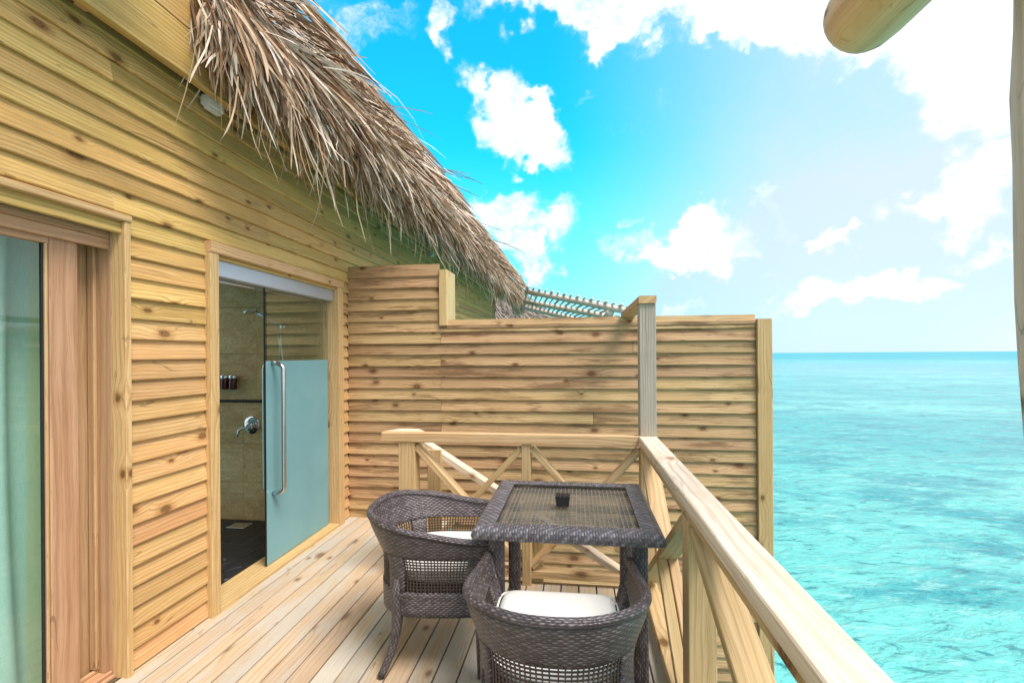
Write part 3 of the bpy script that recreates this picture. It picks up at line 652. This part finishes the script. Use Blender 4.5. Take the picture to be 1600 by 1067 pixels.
for i in range(9):
    for j in range(9):
        f += wallbox(v, (-3.215 + i * .031, 3.565 + j * .031, 2.097), (-3.207 + i * .031, 3.573 + j * .031, 2.104))
flat('nozzle_grid', v, f, WHITEBOX, t)['kind'] = 'stuff'
t = tag(block('floor_drain', (-3.0, 3.70, -.0215), (-2.83, 3.82, -.017), STEEL, None, 'X', .001), 'square steel drain grate in the black shower floor', 'drain')

# small boxes under the eave
for p, lb in (((-2.0, 2.40, 2.855), 'small white plastic box under the eave near the thatch end'), ((-2.0, 6.43, 2.87), 'tiny pale box under the eave above the tall screen post')):
    t = thing('junction_box', p, lb, 'box', 'plastic boxes under the eave')
    x, y, z = p
    block('housing', (x - .03, y - .06, z - .03), (x + .022, y + .05, z + .03), WHITEBOX, t, 'Y', .01); block('cover', (x - .02, y - .05, z - .042), (x + .016, y + .04, z - .031), WHITEBOX, t, 'Y', .006)

# ------------------------------------------------------------------ privacy screen at the end of the deck
SY = 4.05; SP = .0985
scr = thing('privacy_screen', (-.3, SY, 0), 'tall slatted timber privacy screen across the end of the deck', 'screen')
def lap_scr(a, b, z):
    L = round(b - a - .003, 3)
    return link('board', lap_mesh(L, SCREEN, SP), scr, Matrix.Translation(((a + b) / 2, SY + random.uniform(-.001, .001), z)) @ Matrix.Rotation(random.uniform(-.0007, .0007), 4, 'Y'))
z = 1.71 - SP * .62; k = 0
zz = z
while zz > -1.5:
    a = -2.045 if zz > -.05 else -1.10
    js = [[], [-1.18], [random.uniform(.1, .6)], [-1.18], [], [-1.18, random.uniform(.2, .9)]][k % 6]
    pts = [a] + [q for q in js if q > a + .1] + [1.425]
    for p, q in zip(pts[:-1], pts[1:]): lap_scr(p, q, zz)
    zz -= SP; k += 1
zz = z + SP
while zz < 2.16: lap_scr(-2.045, -1.19, zz); zz += SP
block('cap_board', (-1.187, SY - .03, 1.682), (1.425, SY + .012, 1.712), SCREEN, scr, 'X')
block('backing', (-2.045, SY + .013, -.05), (1.42, SY + .03, 1.66), SHEATH, scr, 'X'); block('backing', (-2.045, SY + .013, 1.662), (-1.2, SY + .03, 2.17), SHEATH, scr, 'X')
block('backing', (-1.1, SY + .013, -1.6), (1.42, SY + .03, -.052), SHEATH, scr, 'X')
block('end_post', (1.428, SY - .05, -3.2), (1.535, SY + .05, 1.722), TRIM, scr, 'Z'); block('end_post', (1.538, SY + .02, -3.2), (1.566, SY + .10, 1.722), TRIM, scr, 'Z')
block('post', (-1.186, SY - .045, 1.708), (-1.115, SY + .24, 2.195), NEWPOST, scr, 'Z')

# ------------------------------------------------------------------ railings
RZ = .95
rb = thing('back_railing', (-.4, 2.98, 0), 'timber railing with crossed braces between the table and the screen', 'railing')
YB0, YB1 = 2.945, 3.045
block('top_rail', (-1.265, YB0, RZ - .062), (.372, YB0 + .062, RZ), RAIL, rb, 'X', .004)
v = [(-1.265, YB0 + .0625), (-.99, YB0 + .0625), (-1.07, YB0 + .17), (-1.20, YB0 + .17)]; vs = [(x, y, RZ - .062) for x, y in v] + [(x, y, RZ - .001) for x, y in v]
flat('rail_end', vs, [(0, 1, 2, 3)[::-1], (4, 5, 6, 7), (0, 1, 5, 4), (1, 2, 6, 5), (2, 3, 7, 6), (3, 0, 4, 7)], RAIL_LIT, rb)
zt = RZ - .064
block('post', (-1.155, YB0 + .012, -.14), (-1.045, YB0 + .112, zt), RAIL, rb, 'Z'); block('post', (-.348, YB0 + .012, -.14), (-.293, YB0 + .112, zt), RAIL, rb, 'Z')
block('bottom_rail', (-1.04, YB0 + .03, .04), (.37, YB0 + .10, .085), RAIL, rb, 'X')
def xb(name, par, a, b, wd, t=.036, w=.085, m=RAIL): bar(name, a, b, w, t, wd, m, par)
yc = YB0 + .066
for (a, b) in (((-1.045, zt - .03), (-.352, .11)), ((-.288, zt - .03), (.378, .11))):
    xb('brace', rb, (a[0], yc, a[1]), (b[0], yc, b[1]), (0, 1, 0))
    # second brace in two pieces, butted on the first
    mx, mz = (a[0] + b[0]) / 2, (a[1] + b[1]) / 2; d = Vector((b[0] - a[0], 0, a[1] - b[1])).normalized() * .022
    xb('brace', rb, (b[0], yc, a[1]), (mx + d.x, yc, mz + d.z), (0, 1, 0)); xb('brace', rb, (mx - d.x, yc, mz - d.z), (a[0], yc, b[1]), (0, 1, 0))
sr = thing('side_railing', (.42, 1.5, 0), 'timber railing with wide pale handrail along the seaward edge', 'railing')
X0, X1 = .370, .476
block('top_rail', (X0, -1.9, RZ - .046), (X1 + .001, 3.025, RZ), RAIL_LIT, sr, 'Y', .004)
block('under_rail', (X0 + .006, -1.9, RZ - .076), (X1 - .006, 2.94, RZ - .048), RAIL, sr, 'Y')
zt2 = RZ - .078
for yy in (1.70, -.2): block('post', (X0 + .006, yy, -.14), (X1 - .006, yy + .095, zt2), RAIL, sr, 'Z')
block('bottom_rail', (X0 + .01, 1.80, .03), (X1 - .01, 2.94, .07), RAIL, sr, 'Y'); block('bottom_rail', (X0 + .01, -.1, .03), (X1 - .01, 1.698, .07), RAIL, sr, 'Y')
xc = (X0 + X1) / 2
for y0, y1 in ((1.80, 2.935), (-.1, 1.695)):
    # brace falling towards the camera (light upper face) and the one crossing it, each of two planks below the crossing
    a = Vector((xc, y1 - .01, zt2 - .03)); b = Vector((xc, y0 + .01, .10)); mid = (a + b) / 2; u_ = (b - a).normalized()
    a2 = Vector((xc, y0 + .01, zt2 - .03)); b2 = Vector((xc, y1 - .01, .10)); v_ = (b2 - a2).normalized()
    if y0 > 0:
        bar('brace', a2, mid - v_ * .03, .092, .036, (1, 0, 0), RAIL, sr); bar('brace', mid + v_ * .03, b2, .092, .036, (1, 0, 0), RAIL, sr)
        bar('brace', a, mid, .092, .036, (1, 0, 0), RAIL, sr)
        for q in (-.0255, .0255): bar('brace', mid + u_ * .003 + Vector((q, 0, 0)), b + Vector((q, 0, 0)), .046, .036, (1, 0, 0), RAIL, sr)
    else:
        bar('brace', a2, b2, .092, .036, (1, 0, 0), RAIL, sr)
        bar('brace', b, mid + u_ * .03, .092, .036, (1, 0, 0), RAIL, sr); bar('brace', mid - u_ * .03, a, .092, .036, (1, 0, 0), RAIL, sr)
        bar('brace', a + Vector((0, -.0, 0)), a + Vector((0, -.02, -.02)), .05, .02, (1, 0, 0), RAIL, sr)
# wide brace seen close by: from the post head down towards the camera
cp = thing('corner_post', (.43, 3.0, 0), 'tall grey weathered post with an overhead tie beam to the screen', 'post')
block('post', (.378, 2.948, RZ + .002), (.476, 3.042, 1.752), GREYPOST, cp, 'Z')
block('post_foot', (.380, 2.95, -3.2), (.474, 3.04, RZ - .08), RAIL, cp, 'Z')
block('tie_beam', (.374, 2.936, 1.754), (.478, 4.10, 1.80), TRIM, cp, 'Y', .004)
# stair handrail beyond the back railing
hr = thing('stair_railing', (-.5, 3.2, 0), 'sloping pale handrail of the steps going down behind the railing', 'railing')
bar('handrail', (-1.06, 3.22, .83), (.36, 3.22, -.045), .095, .040, (0, 1, 0), RAIL_LIT, hr)
block('newel_post', (-1.02, 3.14, -.6), (-.925, 3.166, .80), RAIL, hr, 'Z'); block('newel_post', (-.32, 3.175, -2.6), (-.235, 3.26, .345), RAIL, hr, 'Z')
for i in range(6): block('tread', (-1.08 + i * .25, 3.28, -.20 - i * .155), (-.80 + i * .25, 4.0, -.16 - i * .155), DECK, hr, 'Y')

# ------------------------------------------------------------------ rattan table
TX0, TX1, TY0, TY1, TZ = -.432, .339, 1.885, 2.665, .742
tb = thing('rattan_table', ((TX0 + TX1) / 2, (TY0 + TY1) / 2, 0), 'square dark rattan table with a glass inset top', 'table')
bw = .088; R_ = .024
def mitred():
    cs = [(TX0, TY0), (TX1, TY0), (TX1, TY1), (TX0, TY1)]; cx, cy = (TX0 + TX1) / 2, (TY0 + TY1) / 2
    sec = [(bw, 0.0), (bw * .5, .002), (.018, 0.0), (.004, -.008), (0, -.024), (.004, -.042), (.018, -.05), (bw, -.05), (bw, 0.0)]
    vs, fs, uv = [], [], []
    for e in range(4):
        p, q = Vector(cs[e]), Vector(cs[(e + 1) % 4]); d = (q - p).normalized(); nn = Vector((-d.y, d.x)); o = len(vs); acc = 0; nseg = 10
        for k, (off, dz_) in enumerate(sec):
            if k: acc += math.hypot(sec[k][0] - sec[k - 1][0], sec[k][1] - sec[k - 1][1])
            for i in range(nseg + 1):
                f = i / nseg; a = p + d * off + nn * off; b = q - d * off + nn * off; r = a.lerp(b, f)
                vs.append((r.x, r.y, TZ + dz_)); uv.append((acc + e * 3, (r - p).dot(d)))
        w_ = nseg + 1
        for k in range(len(sec) - 1):
            for i in range(nseg): fs.append((o + k * w_ + i, o + k * w_ + i + 1, o + (k + 1) * w_ + i + 1, o + (k + 1) * w_ + i)[::-1])
    return vs, fs, uv
v, f, u = mitred(); link('tabletop_frame', mesh('tabletop_frame', v, f, RATTAN_T, u), tb)
ix0, ix1, iy0, iy1 = TX0 + bw, TX1 - bw, TY0 + bw, TY1 - bw
flat('glass_inset', [(ix0, iy0, TZ - .004), (ix1, iy0, TZ - .004), (ix1, iy1, TZ - .004), (ix0, iy1, TZ - .004)], [(0, 1, 2, 3)], TABLEGLASS, tb)
for e, (a, b) in enumerate((((ix0, iy0), (ix1, iy0)), ((ix0, iy1), (ix1, iy1)))): bar('gasket', (a[0], a[1], TZ - .008), (b[0], b[1], TZ - .008), .008, .006, (0, 0, 1), BLACK, tb, .001)
for xx in (ix0, ix1): bar('gasket', (xx, iy0, TZ - .008), (xx, iy1, TZ - .008), .008, .006, (0, 0, 1), BLACK, tb, .001)
v = []; f = []
ns = 30
for i in range(1, ns):
    x = ix0 + (ix1 - ix0) * i / ns; w_ = .0030 if i % 2 else .0022; f += wallbox(v, (x - w_, iy0, TZ - .022), (x + w_, iy1, TZ - .019))
for i in range(1, 29):
    y = iy0 + (iy1 - iy0) * i / 29; f += wallbox(v, (ix0, y - .0034, TZ - .0255), (ix1, y + .0034, TZ - .0225))
flat('cane_inset', v, f, CANE_T, tb)['kind'] = 'stuff'
for xx, yy in ((-.34, 1.975), (.248, 1.975), (-.345, 2.575), (.252, 2.575)):
    vs, fs, uv = [], [], []; h = .032
    for j in range(13):
        zz = .0 + (TZ - .052) * j / 12
        for k in range(16):
            a = 2 * math.pi * k / 16; c_, s_ = math.cos(a), math.sin(a); q = (abs(c_) ** 5 + abs(s_) ** 5) ** -.2
            vs.append((xx + h * q * c_, yy + h * q * s_, zz)); uv.append((zz, k / 16 * .25))
    fs = [(j * 16 + k, j * 16 + (k + 1) % 16, (j + 1) * 16 + (k + 1) % 16, (j + 1) * 16 + k) for j in range(12) for k in range(16)]
    link('leg', mesh('leg', vs, fs, RATTAN, uv, True), tb)
# ashtray on the glass
t = thing('ashtray', (-.07, 2.25, TZ), 'small black square ashtray standing on the glass table top', 'ashtray')
def frustum(c, w0, w1, z0, z1):
    vs = [(c[0] + sx * w, c[1] + sy * w, z) for w, z in ((w0, z0), (w1, z1)) for sx, sy in ((-1, -1), (1, -1), (1, 1), (-1, 1))]
    return vs, [(3, 2, 1, 0), (4, 5, 6, 7), (0, 1, 5, 4), (1, 2, 6, 5), (2, 3, 7, 6), (3, 0, 4, 7)]
v, f = frustum((-.07, 2.25), .029, .033, TZ - .003, TZ + .036); flat('bowl', v, f, ASH, t)
v, f = frustum((-.07, 2.25), .0345, .0345, TZ + .0365, TZ + .041); flat('rim', v, f, ASH, t)
for i in (-1, 0, 1):
    for j in (-1, 1): v, f = frustum((-.07 + i * .021, 2.25 + j * .014), .0085, .0065, TZ + .0412, TZ + .049); flat('ridge', v, f, ASH, t)

# ------------------------------------------------------------------ rattan tub chairs
def plan(s, a, yb, yf):
    """U-shaped plan: s in -1..1 runs from the left arm tip round the back to the right one"""
    k = .60; q = abs(s); sg = 1 if s >= 0 else -1
    if q < k:
        th_ = q / k * math.pi / 2; e = .86
        return Vector((sg * a * math.sin(th_) ** e, -yb * math.cos(th_) ** e, 0))
    t_ = (q - k) / (1 - k); return Vector((sg * a * (1 - .045 * t_ * t_), yf * t_, 0))
def smooth(t): t = max(0, min(1, t)); return t * t * (3 - 2 * t)
def rim_z(s): return .700 - .078 * smooth((abs(s) - .18) / .8)
ZB = .275
def surf(s, v):
    """v: 0 at the foot of the body, 1 at the rim"""
    z = ZB + (rim_z(s) - ZB) * v
    fl = smooth((v - .52) / .5) * .9 + .1 * v
    a = .248 + .050 * fl; yb = .240 + .070 * fl; yf = .258 + .045 * fl
    p = plan(s, a, yb, yf); p.z = z; return p
def nrm(s, v):
    e = .01; ds = surf(min(1, s + e), v) - surf(max(-1, s - e), v); dv = surf(s, min(1, v + e)) - surf(s, max(0, v - e))
    q = ds.cross(dv); q.normalize(); return q
SL = [0.]; SS = [-1 + 2 * i / 400 for i in range(401)]
for i in range(400): SL.append(SL[-1] + (surf(SS[i + 1], .6) - surf(SS[i], .6)).length)
def arc(s):
    f = (s + 1) / 2 * 400; i = min(int(f), 399); return SL[i] + (SL[i + 1] - SL[i]) * (f - i)
def patch(s0, s1, va, vb, ns_, nv_, th_=.018):
    """closed woven panel of the shell between two arc positions and two heights"""
    vs, fs, uv = [], [], []
    fa = va if callable(va) else (lambda s: va); fb = vb if callable(vb) else (lambda s: vb)
    for side in (0, 1):
        for j in range(nv_ + 1):
            for i in range(ns_ + 1):
                s = s0 + (s1 - s0) * i / ns_; v = fa(s) + (fb(s) - fa(s)) * j / nv_
                p = surf(s, v) + nrm(s, v) * (th_ / 2 if side == 0 else -th_ / 2); vs.append(p); uv.append((arc(s), p.z))
    w_ = ns_ + 1; o = (nv_ + 1) * w_
    for j in range(nv_):
        for i in range(ns_):
            q = (j * w_ + i, j * w_ + i + 1, (j + 1) * w_ + i + 1, (j + 1) * w_ + i); fs.append(q); fs.append(tuple(o + k for k in q[::-1]))
    for i in range(ns_):
        fs.append((i, o + i, o + i + 1, i + 1)); b = nv_ * w_; fs.append((b + i, b + i + 1, o + b + i + 1, o + b + i))
    for j in range(nv_):
        a_, b_ = j * w_, (j + 1) * w_; fs.append((a_, b_, o + b_, o + a_)); a_ += ns_; b_ += ns_; fs.append((a_, o + a_, o + b_, b_))
    return vs, fs, uv
def vz(z): return lambda s: (z - ZB) / (rim_z(s) - ZB)
WT, WB = .548, .385
def make_chair():
    root = thing('rattan_chair', (0, 0, 0), 'x', 'chair', 'rattan tub chairs at the table')
    def put(name, d, m=RATTAN, sm=True): return link(name, mesh(name, d[0], d[1], m, d[2], sm), root)
    put('upper_band', patch(-1, 1, vz(WT), lambda s: .985, 84, 8))
    put('lower_band', patch(-1, 1, lambda s: 0.0, vz(WB), 84, 5))
    SW = [(-1, -.88), (-.47, -.33), (.33, .47), (.88, 1)]
    for a, b in SW: put('upright', patch(a, b, vz(WB), vz(WT), 6, 5, .020))
    for a, b, n_ in ((-.88, -.47, 19), (-.33, .33, 27), (.47, .88, 19)):
        vs, fs, uv = [], [], []
        def rib(pts, hw, wdir):
            o = len(vs)
            for p, q, nn in pts: vs.extend([p - q * hw + nn * .0016, p + q * hw + nn * .0016, p + q * hw - nn * .0016, p - q * hw - nn * .0016]); uv.extend([(0, 0)] * 4)
            for i in range(len(pts) - 1):
                for k in range(4): fs.append((o + i * 4 + k, o + i * 4 + (k + 1) % 4, o + i * 4 + 4 + (k + 1) % 4, o + i * 4 + 4 + k))
        for i in range(1, n_):
            s = a + (b - a) * i / n_; pts = []
            tang = (surf(s + .01, .4) - surf(s - .01, .4)).normalized()
            for j in range(5): v_ = vz(WB + (WT - WB) * j / 4)(s); pts.append((surf(s, v_) + nrm(s, v_) * .0018, tang, nrm(s, v_)))
            rib(pts, .0024, 0)
        for j in range(1, 12):
            pts = []
            for i in range(21):
                s = a + (b - a) * i / 20; v_ = vz(WB + (WT - WB) * j / 12)(s); pts.append((surf(s, v_) - nrm(s, v_) * .0018, Vector((0, 0, 1)), nrm(s, v_)))
            rib(pts, .0024, 1)
        put('cane_panel', (vs, fs, uv), CANE, False)
    rim = [surf(s, 1.0) for s in [-1 + 2 * i / 90 for i in range(91)]]
    put('rim', tube(rim, .0165, 10))
    for sg in (-1, 1):      # rolled front edge of each arm
        put('arm_front', tube([surf(sg, v) + Vector((0, .004, 0)) for v in [i / 10 for i in range(11)]], .0150, 10))
    # seat platform
    vs = [surf(s, .22) * .985 for s in [-1 + 2 * i / 40 for i in range(41)]]; vs = [(p.x, p.y, .385) for p in vs]
    link('seat', mesh('seat', vs, [tuple(range(41))], RATTAN, [(p[0], p[1]) for p in vs]), root)
    put('front_apron', tube([(-.235, .262, .335), (.235, .262, .335)], .045, 10, flat=.35))
    for sg in (-1, 1):
        a_, b_, c_ = surf(sg * .40, .40), surf(sg * .40, .20), surf(sg * .40, .02); ou = Vector((sg * .45, -1, 0)).normalized()
        put('leg', tube([a_ - ou * .006, b_ + ou * .004, c_ + ou * .002, c_ + ou * .010 + Vector((0, 0, -.09)), c_ + ou * .034 + Vector((0, 0, -.18)), c_ + ou * .066 + Vector((0, 0, -.25)), c_ + ou * .080 + Vector((0, 0, -.275))], [.018, .028, .027, .022, .019, .018, .017], 12))
        put('leg', tube([(sg * .236, .245, .30), (sg * .237, .248, .15), (sg * .238, .25, 0)], [.026, .023, .02], 12))
    return root
def dup(root, loc, rz, label):
    r = root.copy(); C.objects.link(r); r.matrix_basis = Matrix.Translation(loc) @ Matrix.Rotation(rz, 4, 'Z'); r['label'] = label
    for ch in root.children:
        c = ch.copy(); C.objects.link(c); c.parent = r
    return r
CH = [((-.077, 1.635, 0), R(1.0), 'rattan tub chair facing away with its back to the camera'), ((-.705, 2.30, 0), R(-84), 'rattan tub chair standing sideways at the left of the table')]
ch0 = make_chair(); ch0.matrix_basis = Matrix.Translation(CH[0][0]) @ Matrix.Rotation(CH[0][1], 4, 'Z'); ch0['label'] = CH[0][2]
dup(ch0, *CH[1])
def cushion_mesh():
    nx_, ny_ = 26, 26; w_, d_ = .232, .262; vs, fs = [], []
    for side in (0, 1):
        for j in range(ny_ + 1):
            for i in range(nx_ + 1):
                u, v = i / nx_ * 2 - 1, j / ny_ * 2 - 1
                mxv = max(abs(u), abs(v)); e = max(0.0, 1 - mxv ** 14)
                ex = 2.5 if v < 0 else 11
                q = (abs(u) ** ex + abs(v) ** ex) ** (1 / ex); k = mxv / q if q > 1e-6 else 1
                z = (.042 * e ** .5 + .008 * (1 - u ** 4) * (1 - v ** 4)) * (1 if side == 0 else -1)
                vs.append((u * k * w_, v * k * d_ + .048, .452 + z))
    W_ = nx_ + 1; o = W_ * (ny_ + 1)
    for j in range(ny_):
        for i in range(nx_): q = (j * W_ + i, j * W_ + i + 1, (j + 1) * W_ + i + 1, (j + 1) * W_ + i); fs.append(q); fs.append(tuple(o + k for k in q[::-1]))
    bm = bmesh.new(); bv = [bm.verts.new(v) for v in vs]
    for f in fs: bm.faces.new([bv[i] for i in f])
    bmesh.ops.remove_doubles(bm, verts=bm.verts, dist=.0005); me = bpy.data.meshes.new('seat_cushion'); bm.to_mesh(me); bm.free()
    me.polygons.foreach_set('use_smooth', [True] * len(me.polygons)); me.materials.append(CUSH); return me
cm = cushion_mesh()
def outline():
    pts = []
    for i in range(97):
        a = 2 * math.pi * i / 96; u, v = math.cos(a), math.sin(a); ex = 2.5 if v < 0 else 11
        q = (abs(u) ** ex + abs(v) ** ex) ** (1 / ex); pts.append((u / q * .2325, v / q * .2625 + .048, .470))
    return pts
v, f, u = tube(outline(), .0045, 6, False); pm = mesh('piping', v, f, CUSH, u, True)
for (loc, rz, lb), l2 in zip(CH, ('white seat cushion on the chair with its back to the camera', 'white seat cushion on the sideways chair, mostly hidden by its arm')):
    o = tag(link('seat_cushion', cm, None, Matrix.Translation(loc) @ Matrix.Rotation(rz, 4, 'Z')), l2, 'cushion', 'white seat cushions')
    link('piping', pm, o, WM[o])

# ------------------------------------------------------------------ log rafter and pole of the terrace roof, close by on the right
t = thing('log_rafter', (1.0, 2.0, 2.7), 'round varnished log end jutting in from above at the right', 'log')
p0 = at(1334, 40, Y=2.0); dv = Vector((.07, -1, .03)).normalized()
pts = [p0 - dv * .004, p0, p0 + dv * .012, p0 + dv * .04, p0 + dv * .10] + [p0 + dv * q for q in (.3, .6, .9, 1.4)]
v, f, u = tube([(q - p0).length * Vector((1, 0, 0)) if (q - p0).dot(dv) >= 0 else Vector((-.004, 0, 0)) for q in pts], [.080, .108, .122, .133, .138, .139, .139, .140, .141], 24)
link('log', mesh('log', v, f, LOG, u, True), t, frame(p0, dv, (0, 0, 1)))
t = thing('terrace_pole', (1.5, 1.55, 0), 'pale round timber pole at the extreme right edge', 'pole')
vs = []; 
pc = at(1610, 300, Y=1.55)
zz = [-3.2 + i * .2 for i in range(33)]
v, f, u = tube([(z_, .012 * math.sin(z_ * 2.3), .010 * math.cos(z_ * 1.7)) for z_ in zz], [.052 + .010 * math.exp(-((z_ - 2.2) / .16) ** 2) + .004 * math.sin(z_ * 5) for z_ in zz], 18)
link('shaft', mesh('shaft', v, f, PALELOG, u, True), t, frame((pc.x + .052, pc.y, 0), (-.006, 0, 1), (1, 0, 0)))

# ------------------------------------------------------------------ the next villa: pole pergola and bleached thatch, beyond the screen
pg = thing('pole_pergola', (-.2, 10, 0), 'pergola of pale round poles on the next villa beyond the screen', 'pergola')
B = [(at(822, 455, Y=10), at(988, 488, Y=8.7)), (at(820, 471, Y=11.2), at(960, 497, Y=9.9)), (at(818, 480, Y=12.6), at(925, 505, Y=11.3))]
def pole(name, a, b, r, par, m=PALELOG):
    L = (b - a).length; v, f, u = tube([(L * i / 4, 0, 0) for i in range(5)], r, 10)
    return link(name, mesh(name, v, f, m, u, True), par, frame(a, b - a, (0, 0, 1) if abs((b - a).normalized().z) < .9 else (1, 0, 0)))
for a, b in B: pole('beam', a, b, .058, pg)
upv = Vector((0, 0, .08))
for i in range(16):
    f = .02 + i * .063; a = B[0][0].lerp(B[0][1], f); b = B[2][0].lerp(B[2][1], f); d = (b - a)
    pole('rafter', a - d * .05 + upv, b + d * .05 + upv, .019 + .008 * (i % 2 == 0), pg)
a = at(953, 489, Y=8.9); b = at(938, 510, Y=11.0); pole('girder', a, b, .075, pg)
for a_, b_ in ((at(962, 520, Y=8.9), None), (at(935, 520, Y=11.4), None)):
    pole('post', Vector((a_.x, a_.y, -3)), Vector((a_.x, a_.y, 2.15)), .07, pg)
nv = thing('neighbour_villa', (-2.5, 17, 0), 'next villa with a pale bleached thatch roof behind the screen', 'villa')
apex = Vector((-5.0, 19.5, 5.6)); ev = [Vector((-9.5, 15.6, 2.0)), Vector((.35, 15.6, 2.0)), Vector((.35, 24, 2.0)), Vector((-9.5, 24, 2.0))]
flat('roof', ev + [apex], [(0, 1, 4), (1, 2, 4), (2, 3, 4), (3, 0, 4), (3, 2, 1, 0)], ROOFBASE, nv)
nroof = nv
N = 7000; a = rng.random(N); b = rng.random(N)
e0, e1 = np.array(ev[0]), np.array(ev[1]); ap = np.array(apex)
f = 1 - np.sqrt(b); e_ = e0 + (e1 - e0) * (1 - .62 * a ** 1.3)[:, None]; p = e_ + (ap - e_) * (f * .85)[:, None]
dn = (e_ - ap); dn /= np.linalg.norm(dn, axis=1, keepdims=True)
s = np.linspace(0, 1, 4)[None, :, None]; L = rng.uniform(.3, .55, N)[:, None, None]
P = p[:, None, :] + dn[:, None, :] * L * s + np.array([0, -.04, .05]) + rng.normal(0, .03, (N, 1, 3)) + rng.normal(0, .10, (N, 1, 3)) * s * .6
strands('thatch', P, rng.uniform(.014, .03, N), rng.random(N), THATCH2, nv)['kind'] = 'stuff'
vs = []; fs = wallbox(vs, (-9, 16.2, -.2), (-.2, 23.5, 2.4)); flat('wall', vs, fs, PINE, nv)
